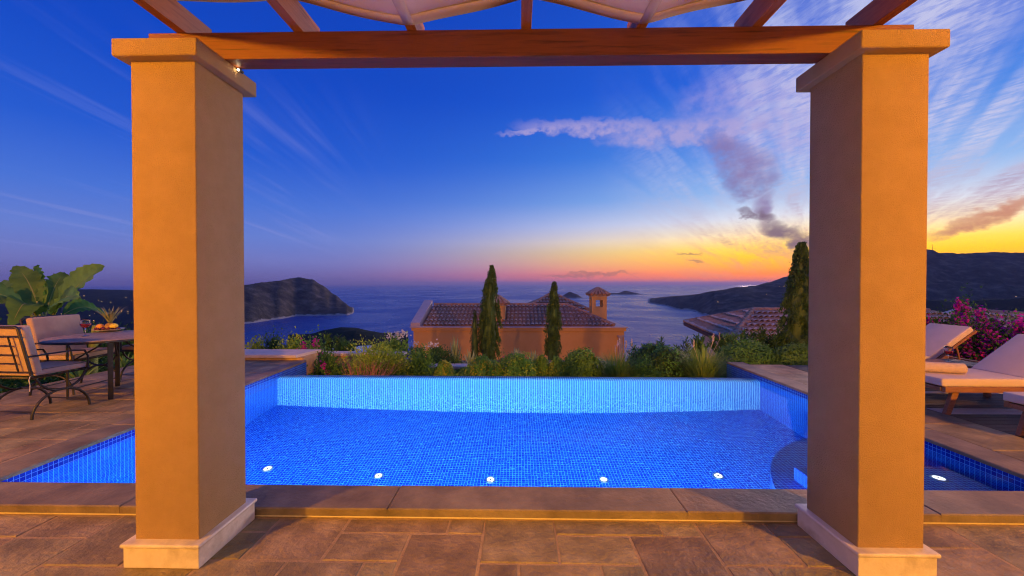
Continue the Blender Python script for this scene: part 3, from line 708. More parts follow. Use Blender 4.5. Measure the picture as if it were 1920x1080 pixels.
GRAPE = mat('grape', (.09,.015,.03), (.2,.04,.05), .25, 60, 2)
PINE = mat('pineapple_skin', (.3,.16,.03), (.5,.3,.07), .7, 60, 2, .8, 60)
PINEL = mat('pineapple_leaf', (.1,.16,.06), (.36,.36,.2), .6, 14, 2)
def ball(n_, loc, r, m_, lab, cat, sq=1., grp=None):
    o_ = MB().lathe([(0 if i in (0,10) else r*math.sin(math.pi*i/10), -r*sq*math.cos(math.pi*i/10)) for i in range(11)], n=16).build(n_, m_); o_.location = loc
    return tag(o_, lab, cat, grp)
ball('orange', (bx-.10,by-.02,TZ+.062), .045, FRO, 'orange leaning against the pineapple on the fruit plate', 'orange')
ball('orange', (bx-.07,by+.07,TZ+.056), .042, FRO, 'orange behind the pineapple, on the far side of the plate', 'orange')
o = ball('lemon', (bx+.085,by-.01,TZ+.075), .036, FRL, 'yellow lemon on top of the grapes at right of the pineapple', 'lemon', 1.3); o.rotation_euler = (0,R(80),R(20))
gp = thing('grape_bunch', 'dark red grapes heaped round the plate rim', 'grapes', (bx,by,TZ+.02))
for i in range(46):
    a = random.uniform(-math.pi,.35); r = random.uniform(.07,.135)
    q = MB().lathe([(0 if j in (0,6) else .0135*math.sin(math.pi*j/6), -.0135*math.cos(math.pi*j/6)) for j in range(7)], n=8).build('grape', GRAPE, gp); q.location = (r*math.cos(a), r*math.sin(a), .008+random.random()*.03)
pn = thing('pineapple', 'ripe pineapple with spiky green crown standing on the fruit plate', 'pineapple', (bx,by+.02,TZ+.012))
MB().lathe([(0,0),(.045,.004),(.06,.03),(.06,.055),(.05,.085),(.025,.105),(0,.108)], n=18).build('body', PINE, pn)
for i in range(34):
    q = i/34; a = i*2.4; sp_ = .15+.75*(1-q)*.9; L_ = .17+.13*math.sin(math.pi*min(1,q+.2))
    lf = MB(); pts = []
    for kx in range(5):
        tt = kx/4; out = .012+L_*sp_*tt*(.6+.4*tt); up_ = .1+L_*tt*(1-.35*sp_*tt); ww = .014*(1-tt**1.5)+.0008
        c_, s_ = math.cos(a), math.sin(a); pts += [(out*c_-ww*s_, out*s_+ww*c_, up_),(out*c_+ww*s_, out*s_-ww*c_, up_)]
    lf.add(pts, [(2*kx,2*kx+1,2*kx+3,2*kx+2) for kx in range(4)], True); q_ = lf.build('crown_leaf', PINEL, pn)

# ------------------------------------------------------------------ sun loungers on the right
def lounger(label, near, hinge, foot=.95, width=.52):
    """axis along +x, near long side at y=near, hinge of the backrest at x=hinge"""
    t_ = thing('sun_lounger', label, 'sun lounger', (hinge, near+width/2, .058), 0, 'teak sun loungers on the deck')
    hw = width/2; zt = .30
    for s in (-1,1):
        MB().mm(-foot+.02,.85,s*hw-.02,s*hw+.02,zt-.045,zt+.015).build('side_rail', TEAK, t_, .006)
    for x in (-foot+.04,-.55,-.2,.3,.82): MB().mm(x-.03,x+.03,-hw+.021,hw-.021,zt-.04,zt+.005).build('slat', TEAK, t_, .004)
    for x0, dx in ((-foot+.2,-.1),(.66,.1)):
        for s in (-1,1):
            lg = MB(); xx, yy = x0, s*(hw-.045)
            lg.add([(xx+dx+a*.03,yy+c*.022,0) for a, c in ((-1,-1),(1,-1),(1,1),(-1,1))]+[(xx+a*.038,yy+c*.022,zt-.005) for a, c in ((-1,-1),(1,-1),(1,1),(-1,1))],
                   [(0,3,2,1),(4,5,6,7),(0,1,5,4),(1,2,6,5),(2,3,7,6),(3,0,4,7)]); lg.build('leg', TEAK, t_, .008)
    q = MB().box((0,0,0), (foot+.01,width+.02,.085)).build('mattress', CUSHW, t_, .018, 4); q.location = (-foot/2,0,zt+.06)
    e_ = MB(); ax, ay = foot/2-.004, width/2+.004
    for z_ in (.036,-.036): e_.tube([(-ax,-ay,z_),(ax,-ay,z_),(ax,ay,z_),(-ax,ay,z_),(-ax,-ay,z_)], .0045, 5)
    e_.build('piping', CUSHW, q)
    ang = R(37); L_ = .70
    q = MB().box((0,0,0), (L_,width+.02,.08)).build('back_mattress', CUSHW, t_, .018, 4); q.rotation_euler = (0,-ang,0); q.location = (L_/2*math.cos(ang)-.012,0,zt+.075+L_/2*math.sin(ang))
    q = MB()
    for s in (-1,1): q.box((0,s*(hw-.03),0), (L_+.06,.035,.035))
    q.box((L_/2+.02,0,0), (.05,width-.1,.035)); q = q.build('back_frame', TEAK, t_, .004); q.rotation_euler = (0,-ang,0); q.location = (L_/2*math.cos(ang)+.045,0,zt+.02+L_/2*math.sin(ang))
    MB().tube([(.45,-hw+.05,zt-.02),(.38,-hw+.05,zt+.26)], .012, 6).build('prop', TEAK, t_)
    return t_
lounger('teak sun lounger with a rolled towel on its white mattress', 4.15, 5.51)
lounger('teak sun lounger behind the wine glass, farthest from the camera', 5.43, 5.83)
lounger('nearest teak sun lounger, only its foot corner in the picture', 3.14, 5.55)
stb = thing('side_table', 'low dark teak side table between two sun loungers', 'table', (5.45,5.04,.058))
for yy in (-.19,-.095,0,.095,.19): MB().mm(-.5,.5,yy-.045,yy+.045,.375,.40).build('slat', TEAK, stb, .004)
for sx in (-1,1):
    for sy in (-1,1): MB().mm(sx*.44-.025,sx*.44+.025,sy*.19-.025,sy*.19+.025,0,.3745).build('leg', TEAK, stb, .004)
for sy in (-1,1): MB().mm(-.41,.41,sy*.19-.012,sy*.19+.012,.32,.374).build('apron', TEAK, stb, .003)
gq = onz(1778,678,.46)
wine_glass('glass of red wine on the low table between the sun loungers', (gq[0],gq[1],.4585), sc_=1.05)
tw = thing('rolled_towel', 'tan rolled towel lying on the white lounger mattress', 'towel', (4.83,4.42,.462), R(-16))
MB().tube([(-.30,0,.062),(-.1,0,.062),(.1,0,.061),(.21,0,.062)], .058, 18).build('roll', TOWELM, tw)
spi = MB(); spi.tube([(.2125,(.055-.0062*k_/3)*math.cos(k_*.5),.062+(.055-.0062*k_/3)*math.sin(k_*.5)) for k_ in range(26)], .0045, 5); spi.build('roll_end', TOWELM, tw)

# ------------------------------------------------------------------ foliage
def diamonds(C, D, L_, W_):
    n = len(C); D = D/np.linalg.norm(D, axis=1, keepdims=True); r = rng.normal(size=(n,3)); S = np.cross(D, r); S /= np.linalg.norm(S, axis=1, keepdims=True)+1e-9
    L_ = np.broadcast_to(L_, n)[:,None]; W_ = np.broadcast_to(W_, n)[:,None]
    V = np.stack([C-D*L_/2, C+S*W_/2, C+D*L_/2, C-S*W_/2], 1).reshape(-1,3)
    return V, np.arange(4*n).reshape(n,4)
def blob(n, rx_, ry_, h, lumps=26, tight=.26, up=.35, zlo=.0):
    """leaf centres and directions: clumps over a dome"""
    a = rng.uniform(0,2*np.pi,lumps); e = np.arcsin(rng.uniform(zlo,1,lumps)); k = rng.uniform(.62,1.0,lumps)
    K = np.stack([np.cos(a)*np.cos(e)*rx_*k, np.sin(a)*np.cos(e)*ry_*k, np.sin(e)*h*k], 1)
    i = rng.integers(0,lumps,n); sig = tight*np.array([rx_,ry_,h*.8])*rng.uniform(.6,1.15,lumps)[i][:,None]
    C = K[i]+rng.normal(size=(n,3))*sig; C[:,2] = np.abs(C[:,2])+.02
    D = C-np.array([0,0,h*.3]); D = D/np.linalg.norm(D,axis=1,keepdims=True)+rng.normal(size=(n,3))*.7+np.array([0,0,up])
    return C, D, K
def dome(n, rx_, ry_, h, bumps=24):
    """leaf centres just under a clipped, slightly lumpy dome, facing outward"""
    a = rng.uniform(0,2*np.pi,n); z = rng.uniform(0,1,n)**.85; e = np.arcsin(z)
    N = np.stack([np.cos(a)*np.cos(e), np.sin(a)*np.cos(e), np.sin(e)],1)
    B = rng.normal(size=(bumps,3)); B[:,2] = np.abs(B[:,2]); B /= np.linalg.norm(B,axis=1,keepdims=True)
    near = (N@B.T).max(1); k = .8+.24*np.clip((near-.9)*10,0,1)+rng.normal(size=n)*.045
    C = N*np.array([rx_,ry_,h])*k[:,None]; C[:,2] += .02
    return C, N
def facing(C, N, L_, W_):
    n = len(C); Nn = N+rng.normal(size=(n,3))*.45; r = rng.normal(size=(n,3)); D = np.cross(Nn, r); D /= np.linalg.norm(D,axis=1,keepdims=True); S = np.cross(Nn, D); S /= np.linalg.norm(S,axis=1,keepdims=True)
    L_ = np.broadcast_to(L_, n)[:,None]; W_ = np.broadcast_to(W_, n)[:,None]
    return np.stack([C-D*L_/2, C+S*W_/2, C+D*L_/2, C-S*W_/2],1).reshape(-1,3), np.arange(4*n).reshape(n,4)
def clipped(name, label, cat, px, ytop, wpx, y, n, leaf, m, group=None, ry=None, bumps=24, tipm=None):
    x, zt = at_(px, ytop, y); zb = zg(x,y)-.03; rr = wpx/2*y/FPX; h = max(.14, zt-zb); ry = ry or rr*.85
    t_ = thing(name, label, cat, (x,y,zb), 0, group)
    C, N = dome(n, rr, ry, h, bumps); V, F = facing(C, N, leaf[0]*rng.uniform(.7,1.25,n), leaf[1]*rng.uniform(.7,1.25,n)); raw_mesh('crown', V, F, m, t_)
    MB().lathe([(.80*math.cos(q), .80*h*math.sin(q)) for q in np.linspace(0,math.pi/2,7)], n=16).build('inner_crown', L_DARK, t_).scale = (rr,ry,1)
    if tipm:
        C, N = dome(n//3, rr*1.03, ry*1.03, h*1.04, bumps); k = C[:,2] > h*.35; C, N = C[k], N[k]; V, F = facing(C, N, leaf[0]*.9, leaf[1]); raw_mesh('young_tips', V, F, tipm, t_)
    for i in range(4): a = i*1.6; MB().tube([(0,0,-.05),(rr*.35*math.cos(a),ry*.35*math.sin(a),h*.5)], [.015,.008], 5).build('stem', BARK, t_)
    return t_
def shrub(name, label, cat, loc, rx_, ry_, h, n, leaf, m, lumps=26, tight=.26, up=.35, flowers=None, group=None, stems=5, stemm=None, ftop=.5):
    t_ = thing(name, label, cat, loc, random.uniform(0,6), group)
    C, D, K = blob(n, rx_, ry_, h, lumps, tight, up)
    V, F = diamonds(C, D, leaf[0]*rng.uniform(.6,1.25,n), leaf[1]*rng.uniform(.7,1.2,n)); raw_mesh('crown', V, F, m, t_)
    for i in range(stems):
        q = K[rng.integers(0,len(K))]; MB().tube([(q[0]*.12,q[1]*.12,-.05),(q[0]*.4,q[1]*.4,q[2]*.5),(q[0]*.85,q[1]*.85,q[2]*.9)], [.014,.01,.005], 5).build('stem', stemm or BARK, t_)
    if flowers:
        fm, fn, fs = flowers; ck = K[K[:,2] > np.quantile(K[:,2], ftop)]; ck = ck[rng.integers(0,len(ck),max(3,int(fn/45)))]*1.08
        i = rng.integers(0,len(ck),fn); C = ck[i]+rng.normal(size=(fn,3))*np.array([rx_,ry_,h])*.085
        V, F = diamonds(C, rng.normal(size=(fn,3))+np.array([0,-.3,.5]), fs*rng.uniform(.7,1.2,fn), fs*.85); raw_mesh('blossom', V, F, fm, t_)
    return t_
def at_(px, ytop, y): # world x and top z
    p = ony(px, ytop, y); return p[0], p[2]
def put_shrub(name, label, cat, px, ytop, wpx, y, n, leaf, m, **k):
    x, zt = at_(px, ytop, y); zb = zg(x,y)-.03; rr = wpx/2*y/FPX
    return shrub(name, label, cat, (x,y,zb), rr, k.pop('ry', rr*.85), max(.12, zt-zb), n, leaf, m, **k)
def cypress(label, px, ytop, wpx, y, n, seed, lean=0.):
    x, zt = at_(px, ytop, y); zb = zg(x,y)-.05; H_ = zt-zb; rmax = wpx/2*y/FPX; r_ = np.random.default_rng(seed)
    t_ = thing('cypress_tree', label, 'tree', (x-lean,y,zb), 0, 'cypress trees beyond the pool')
    MB().tube([(0,0,-.2),(0,0,H_*.3),(lean,0,H_*.9)], [.06,.045,.01], 7).build('trunk', BARK, t_)
    prof_ = lambda q: rmax*np.interp(q, [0,.06,.2,.4,.6,.8,.92,1], [.55,.85,1,.97,.8,.5,.25,.03])
    nb_ = 210; qb = r_.uniform(.02,.96,nb_)**1.1; ab = r_.uniform(0,2*np.pi,nb_); kb = r_.uniform(.55,1.08,nb_)
    i = r_.integers(0,nb_,n); q0 = qb[i]; s = r_.uniform(0,1,n)   # each spray runs upward along the tree
    q = np.clip(q0+s*.085, 0, 1.01); R_ = prof_(np.clip(q0,0,1))*kb[i]*(1-.25*s)
    C = np.stack([R_*np.cos(ab[i])+lean*q, R_*np.sin(ab[i]), q*H_], 1)+r_.normal(size=(n,3))*np.array([1,1,.6])*(rmax*.075*(1-s*.5))[:,None]
    D = np.stack([np.cos(ab[i])*.35, np.sin(ab[i])*.35, np.ones(n)*1.1], 1)+r_.normal(size=(n,3))*.35
    V, F = diamonds(C, D, H_*.021*r_.uniform(.6,1.3,n), rmax*.065*r_.uniform(.7,1.3,n)); cr = raw_mesh('crown', V, F, L_CYP, t_)
    core = MB(); core.lathe([(float(prof_(q_))*.55, q_*H_) for q_ in np.linspace(0.01,.95,18)], n=10)
    core.v = [(v[0]+lean*v[2]/H_, v[1], v[2]) for v in core.v]; core.build('inner_crown', L_CYP, t_)
cypress('tall cypress tree in front of the orange house, left of the chimney', 921, 501, 46, 14, 14000, 1, .12)
cypress('short slim cypress close against the left side of the tall one', 890, 583, 22, 13.8, 3500, 2)
cypress('narrow cypress tree in front of the house between its two chimneys', 1039, 530, 36, 14, 11000, 3, .06)
cypress('large dark cypress beside the right pillar, in front of the tiled roof', 1503, 458, 64, 10.2, 14000, 4, .1)

def tuft(name, label, cat, px, ytop, wpx, y, n, m, plumes=0, blade=.009, group=None, stiff=.5):
    x, zt = at_(px, ytop, y); zb = zg(x,y)-.02; H_ = zt-zb; rr = wpx/2*y/FPX
    t_ = thing(name, label, cat, (x,y,zb), 0, group)
    a = rng.uniform(0,2*np.pi,n); sp_ = rng.uniform(0,1,n)**.7*rr*1.35; L_ = H_*rng.uniform(.45,1.05,n)
    ts = np.array([0,.35,.7,1.0]); V = []; F = []
    out = np.stack([np.cos(a),np.sin(a),np.zeros(n)],1); side = np.stack([-np.sin(a),np.cos(a),np.zeros(n)],1)
    b0 = out*(rng.uniform(0,.4,n)*rr)[:,None]
    P_ = []
    for tt in ts:
        c = b0+out*(sp_*tt**1.6)[:,None]; c[:,2] = L_*(tt-(1-stiff)*.55*tt**3*(sp_/rr)); wv = blade*(1-tt*.92)
        P_.append(c-side*wv); P_.append(c+side*wv)
    V = np.stack(P_,1).reshape(-1,3); base = np.arange(n)[:,None]*8
    F = np.concatenate([base+np.array([[2*k_,2*k_+1,2*k_+3,2*k_+2]]) for k_ in range(3)],0)
    raw_mesh('blades', V, F, m, t_)
    for i in range(plumes):
        a_ = random.uniform(0,6.28); d = random.uniform(.2,.75)*rr; h0 = H_*random.uniform(.85,1.1)
        p1 = (d*math.cos(a_),d*math.sin(a_),h0); st_ = MB().tube([(0,0,0),(p1[0]*.4,p1[1]*.4,h0*.6),p1], .003, 4); s_o = st_.build('plume_stalk', F_PLUME, t_)
        C = np.array(p1)+np.stack([rng.normal(size=60)*.006, rng.normal(size=60)*.006, rng.uniform(0,.13,60)],1)
        V, F = diamonds(C, rng.normal(size=(60,3))*.4+np.array([0,0,1]), .035, .008); raw_mesh('plume', V, F, F_PLUME, s_o)
    return t_
def rosette(name, label, px, ytop, wpx, y, n, m, cat='plant', wd=.035):
    """stiff pointed leaves from one root"""
    x, zt = at_(px, ytop, y); zb = zg(x,y)-.02; H_ = zt-zb; rr = wpx/2*y/FPX; t_ = thing(name, label, cat, (x,y,zb))
    for i in range(n):
        a = i*2.399; q = (i+.5)/n; sp_ = rr*(.25+.75*q); L_ = H_*(1.0-.6*q); lf = MB(); pts = []
        for k_ in range(5):
            tt = k_/4; r_ = sp_*tt; z_ = L_*(tt-.25*q*tt*tt)+.03; ww = wd*math.sin(math.pi*(.12+.88*tt))**.8*.5+.001
            c_, s_ = math.cos(a), math.sin(a); pts += [(r_*c_-ww*s_,r_*s_+ww*c_,z_),(r_*c_+ww*s_,r_*s_-ww*c_,z_)]
        lf.add(pts, [(2*k_,2*k_+1,2*k_+3,2*k_+2) for k_ in range(4)], True); lf.build('leaf', m, t_)
    return t_
def oleander(label, px, ytop, wpx, y, nst, m=L_DARK, flowers=None, name='oleander', group=None, lpk=60):
    x, zt = at_(px, ytop, y); zb = zg(x,y)-.03; H_ = zt-zb; rr = wpx/2*y/FPX; t_ = thing(name, label, 'shrub', (x,y,zb), 0, group)
    Cs, Ds = [], []
    for i in range(nst):
        a = rng.uniform(0,6.28); d = rr*math.sqrt(rng.uniform(0.02,1)); h0 = H_*rng.uniform(.72,1.0)*(1-.25*d/rr); tip = np.array([d*math.cos(a), d*math.sin(a)*.7, h0])
        if i < 7: MB().tube([(tip[0]*.2,tip[1]*.2,0),tuple(tip*np.array([.6,.6,.55])),tuple(tip*.98)], [.01,.007,.003], 4).build('stem', BARK, t_)
        k_ = lpk; s = rng.uniform(.3,1,k_); c = tip*np.stack([.3+.7*s,.3+.7*s,s],1); aa = rng.uniform(0,6.28,k_)
        dd = np.stack([np.cos(aa),np.sin(aa),rng.uniform(.5,1.6,k_)],1); dd /= np.linalg.norm(dd,axis=1,keepdims=True)
        Cs.append(c+dd*.055); Ds.append(dd)
    C, D = np.concatenate(Cs), np.concatenate(Ds); V, F = diamonds(C, D, .14*rng.uniform(.7,1.2,len(C)), .027); raw_mesh('crown', V, F, m, t_)
    if flowers:
        fn = flowers[1]; ck = np.array([[rng.uniform(-rr,rr)*.6, rng.uniform(-rr,rr)*.4, H_*rng.uniform(.9,1.02)] for _ in range(6)])
        C = ck[rng.integers(0,6,fn)]+rng.normal(size=(fn,3))*.045; V, F = diamonds(C, rng.normal(size=(fn,3)), .05, .045); raw_mesh('blossom', V, F, flowers[0], t_)
    return t_

SM = (.05,.022); 
# --- along the left, behind the seat wall
for i, (px, yt, wpx, yy) in enumerate(((478,646,50,8.3),(510,637,60,8.6),(548,638,62,8.5))):
    put_shrub('shrub', ['small shrub beside the left pillar behind the seat wall', 'reddish shrub behind the middle of the seat wall', 'olive green shrub behind the right end of seat wall'][i], 'shrub', px, yt, wpx, yy, 2600, (.075,.03), [L_OLIVE,L_DARK,L_OLIVE][i], group='shrubs behind the seat wall')
put_shrub('bougainvillea', 'pink flowering bougainvillea at the right end of the seat wall', 'shrub', 583, 642, 70, 8.0, 2600, (.06,.03), L_MID, flowers=(F_PINK,420,.05))
oleander('tall dark leafy shrub against the sea, left of the white flowers', 620, 616, 62, 9.6, 26, L_DARK, None, 'leafy_shrub')
oleander('young leafy shrub just right of the tall dark one', 648, 634, 36, 9.2, 12, L_MID, None, 'leafy_shrub')
put_shrub('bougainvillea', 'trailing bougainvillea with one pink spray over the planter wall', 'shrub', 620, 668, 66, 7.35, 2400, (.06,.03), L_MID, flowers=(F_PINK,140,.045))
t_ = put_shrub('lantana_bush', 'big sprawling bush with red stems at the pool edge', 'shrub', 712, 640, 128, 7.5, 7000, (.06,.024), L_OLIVE, lumps=60, tight=.2, stems=0)
x0_, _ = at_(712, 640, 7.5)
for i in range(70):
    a = random.uniform(-.9,.9); r0 = random.uniform(-.4,.4); L_ = random.uniform(.35,.6)
    MB().tube([(r0*.5, -.55+random.uniform(-.1,.1), .0),(r0*.8+a*L_*.4, -.62, L_*.45),(r0+a*L_*.8,-.5,L_*.95)], [.006,.005,.003], 4).build('stem', REDSTEM, t_)
t_.rotation_euler = (0,0,0)
oleander('white flowering oleander left of the orange house', 745, 626, 46, 8.8, 16, L_MID, (F_WHITE,160))
oleander('dark oleander in front of the house wall, white flowers', 800, 646, 96, 9.4, 36, L_DARK, (F_WHITE,60))
rosette('yucca', 'spiky yucca with upright leaves left of the cypress trees', 853, 628, 46, 8.9, 34, L_GREY, wd=.05)
rosette('yucca', 'low spreading yucca at the foot of the tall cypress', 882, 655, 60, 8.7, 30, L_GREY, wd=.045)
put_shrub('shrub', 'dark low shrub behind the planter kerb left of the yucca', 'shrub', 838, 662, 70, 8.8, 2600, (.05,.022), L_DARK)
CL = 'clipped bushes along the planter kerb'
for px, yt, wpx, yy, lab in ((833,679,34,7.6,'small clipped bush alone on the pale planter kerb'),(907,671,66,7.45,'rounded yellow green bush in front of the tall cypress'),
        (972,664,72,7.5,'largest rounded yellow green bush, midway between the cypresses'),(1016,671,34,7.7,'small yellow green bush left below the narrow cypress'),(1045,673,32,7.6,'small yellow green bush right below the narrow cypress')):
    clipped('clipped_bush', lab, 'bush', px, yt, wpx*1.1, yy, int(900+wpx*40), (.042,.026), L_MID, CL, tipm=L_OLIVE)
for px, yt, wpx, yy, lab in ((968,650,40,10.5,'grey green rosette plant against the house wall behind the bushes'),(1000,655,44,9.6,'grey green rosette plant left of the narrow cypress')):
    rosette('agave', lab, px, yt, wpx, yy, 26, L_GREY, wd=.05)
put_shrub('rose_bush', 'small bush with a pink flower between the yellow green bushes', 'bush', 941, 662, 24, 8.0, 600, SM, L_MID, flowers=(F_PINK,90,.04))
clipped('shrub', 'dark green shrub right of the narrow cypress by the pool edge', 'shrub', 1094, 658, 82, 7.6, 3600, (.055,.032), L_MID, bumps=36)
put_shrub('shrub', 'leafy mid green shrub between the big bush and the small clipped one', 'shrub', 792, 664, 64, 7.7, 2600, (.06,.028), L_MID)
put_shrub('shrub', 'bluish dark shrub low behind the pool edge right of the bushes', 'shrub', 1068, 676, 44, 7.2, 1600, (.05,.022), L_DARK)
tuft('ornamental_grass', 'tall ornamental grass with pale plumes in front of the house corner', 'grass', 1158, 652, 92, 7.3, 1000, L_GRASS, 8, group='ornamental grasses at the pool edge')
tuft('ornamental_grass', 'greener ornamental grass clump left of the pool corner', 'grass', 1318, 636, 92, 7.2, 1100, L_GRASS, 4, group='ornamental grasses at the pool edge')
clipped('shrub', 'dense dark shrub between the two ornamental grasses', 'shrub', 1236, 652, 122, 7.8, 6000, (.055,.03), L_DARK, bumps=50, tipm=L_MID)
put_shrub('shrub', 'low spreading shrub in front of the dense dark one', 'shrub', 1205, 674, 70, 7.2, 2400, (.05,.024), L_MID)
for px, yt, wpx, lab in ((1190,640,22,'leftmost oleander spray against the sea'),(1214,634,26,'second oleander spray against the sea'),(1246,630,26,'tallest oleander spray against the sea'),(1276,636,36,'rightmost oleander spray against the sea, beside the grass')):
    oleander(lab, px, yt-6, wpx*1.1, 9.0, 4, L_DARK, None, lpk=44, group='oleander sprays against the sea')
oleander('oleander reaching up under the eave of the tiled roof', 1303, 618, 44, 9.3, 11, L_DARK)
oleander('broad dark oleander in front of the tiled roof, left half', 1382, 612, 100, 9.0, 40, L_DARK)
oleander('broad dark oleander in front of the tiled roof beside the cypress', 1448, 604, 90, 8.8, 44, L_DARK)
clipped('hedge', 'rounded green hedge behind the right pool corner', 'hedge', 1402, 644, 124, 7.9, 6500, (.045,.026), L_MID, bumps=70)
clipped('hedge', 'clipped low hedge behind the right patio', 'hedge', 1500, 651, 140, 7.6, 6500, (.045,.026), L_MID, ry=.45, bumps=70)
# --- low ground cover filling the bed between the shrubs
n = 15000; cx_ = rng.uniform(-3.85,3.65,n); cy_ = rng.uniform(6.75,8.1,n)
hh_ = .05+.2*np.array([max(0, mnoise.noise(Vector((a*1.6,c*1.6,4)))+.45) for a, c in zip(cx_, cy_)])
zz_ = np.array([zg(a, c) for a, c in zip(cx_, cy_)])+hh_*rng.uniform(.15,1,n)**.6
V, F = diamonds(np.stack([cx_,cy_,zz_],1), rng.normal(size=(n,3))+np.array([0,0,.8]), .07*rng.uniform(.6,1.2,n), .032)
tag(raw_mesh('ground_cover', V, F, L_MID), 'low leafy ground cover spreading between the shrubs beyond the pool', 'ground cover', None, 'stuff')
# --- left patio edge: banana and undergrowth
for i, (px, yt, wpx, yy, mm_) in enumerate(((20,628,120,6.4,L_DARK),(-70,640,130,5.2,L_DARK),(110,640,110,7.2,L_DARK),(190,618,90,8.0,L_MID),(248,626,90,8.6,L_DARK))):
    x, zt = at_(px, yt, yy); x = min(x, -7.35)
    shrub('shrub', ['dark undergrowth behind the pink cushion chair','dark undergrowth at the left picture edge','dark shrub at the foot of the banana plant','leafy shrub behind the pineapple','dark shrub beside the pillar behind the table'][i], 'shrub', (x,yy,-.35), .75, .75, max(.5,zt+.35), 4200, (.09,.035), mm_, group='shrubs along the left patio')
for i, (px, yy) in enumerate(((150,5.9),(205,6.6),(245,7.3))):
    x = -7.0; h_ = .5; t0 = thing('strappy_plant', ['strappy green plant at the patio edge, left of the table leg','strappy green plant at the patio edge behind the table leg','strappy green plant at the patio edge near the pillar'][i], 'plant', (x,yy,-.2), 0, 'strappy plants at the patio edge')
    for k_ in range(26):
        a = k_*2.4; rr = random.uniform(.2,.5); L_ = random.uniform(.4,.68); lf = MB(); pts = []
        for j in range(5):
            tt = j/4; r_ = rr*tt**1.3; z_ = L_*(tt*1.3-.55*tt*tt); ww = .016*(1-tt**2)+.001; c_, s_ = math.cos(a), math.sin(a); pts += [(r_*c_-ww*s_,r_*s_+ww*c_,z_),(r_*c_+ww*s_,r_*s_-ww*c_,z_)]
        lf.add(pts, [(2*j,2*j+1,2*j+3,2*j+2) for j in range(4)], True); lf.build('leaf', L_GRASS, t0)
ban = thing('banana_plant', 'banana plant with broad green leaves behind the dining chairs', 'plant', (-8.35,6.9,-.3))
for dx, dy, hh in ((0,0,1.0),(.28,.1,.85),(-.3,-.1,.95)): MB().tube([(dx,dy,0),(dx*1.1,dy,hh*.6),(dx*1.3,dy,hh+.15)], [.085,.07,.045], 9).build('stalk', L_BANS, ban)
def banana_leaf(base, tip, arch, width, roll=0., n=30):
    base, tip = Vector(base), Vector(tip); d = tip-base; side = d.cross(Vector((0,0,1))).normalized(); lf = MB(); rib = []
    up_ = side.cross(d).normalized(); side = side*math.cos(roll)+up_*math.sin(roll); up_ = side.cross(d.normalized())
    for i in range(n+1):
        tt = i/n; rib.append(base+d*tt+Vector((0,0,1))*arch*math.sin(math.pi*min(1,tt*.95))*(1 if tt < .6 else 1-.6*(tt-.6)))
    pts = []
    for i, p in enumerate(rib):
        tt = i/n; ww = width*(0 if tt < .16 else math.sin(math.pi*min(1,((tt-.16)/.84))**.72)**.65)*.5
        ww = max(ww*(1 if random.random() < .88 else random.uniform(.62,.85)), .004); rip = .02*math.sin(i*1.9)
        pts += [p-side*ww-up_*(-ww*.28+rip), p-side*ww*.5-up_*(-ww*.2), p, p+side*ww*.5-up_*(-ww*.2), p+side*ww-up_*(-ww*.28-rip)]
    lf.add(pts, [(5*i+j,5*i+j+1,5*i+j+6,5*i+j+5) for i in range(n) for j in range(4)], True); o_ = lf.build('leaf', L_BAN, ban)
    MB().tube([p-up_*.006 for p in rib], [.022*(1-.85*i/n) for i in range(n+1)], 5).build('midrib', L_BANS, o_)
def bl(px, py, y):
    p = ony(px, py, y); return (p[0]+8.35, p[1]-6.9, p[2]+.3)
for args in ((bl(88,600,6.9), bl(196,500,6.5), .10, .62, -1.25),(bl(82,600,6.9), bl(30,500,7.2), .16, .42, .5),(bl(75,600,6.9), bl(70,497,7.4), .05, .4, .9),
             (bl(70,602,6.9), bl(-70,575,6.0), .34, .5, .8),(bl(80,604,6.9), bl(120,512,7.6), .14, .42, -.3),(bl(70,604,6.9), bl(-30,540,7.2), .25, .5, .6),
             (bl(100,604,6.9), bl(205,598,7.6), .26, .46, -.5),(bl(75,606,6.9), bl(20,618,6.2), .4, .46, .4),(bl(95,600,6.9), bl(150,560,6.0), .2, .4, -1.0)): banana_leaf(*args)
# --- bougainvillea hedge behind the loungers
for i, (px, yt, wpx, yy, fl) in enumerate(((1765,600,120,7.3,2600),(1835,602,130,7.0,4200),(1905,614,130,6.6,4200),(1985,620,130,6.2,1500),(1690,604,110,7.5,900))):
    x, zt = at_(px, yt, yy); zb = -.3
    shrub('bougainvillea', ['purple bougainvillea hedge behind the wine glass','bougainvillea thick with magenta bracts in front of the tiled roof','bougainvillea behind the raised back of the towel lounger','bougainvillea beyond the right picture edge','bougainvillea behind the right pillar'][i], 'shrub', (x,yy,zb), wpx/2*yy/FPX, .55, zt-zb, 5200, (.06,.035), L_DARK, lumps=60, tight=.17, flowers=(F_PURP if i in (0,4) else F_PINK,fl,.05), group='bougainvillea hedge behind the loungers', ftop=.25)
x, zt = at_(1790, 566, 7.6); shrub('bougainvillea', 'upright magenta bougainvillea tuft standing above the hedge', 'shrub', (x,7.6,.2), .24, .24, zt-.2, 900, (.05,.03), L_DARK, lumps=14, flowers=(F_PINK,900,.05), ftop=.3)

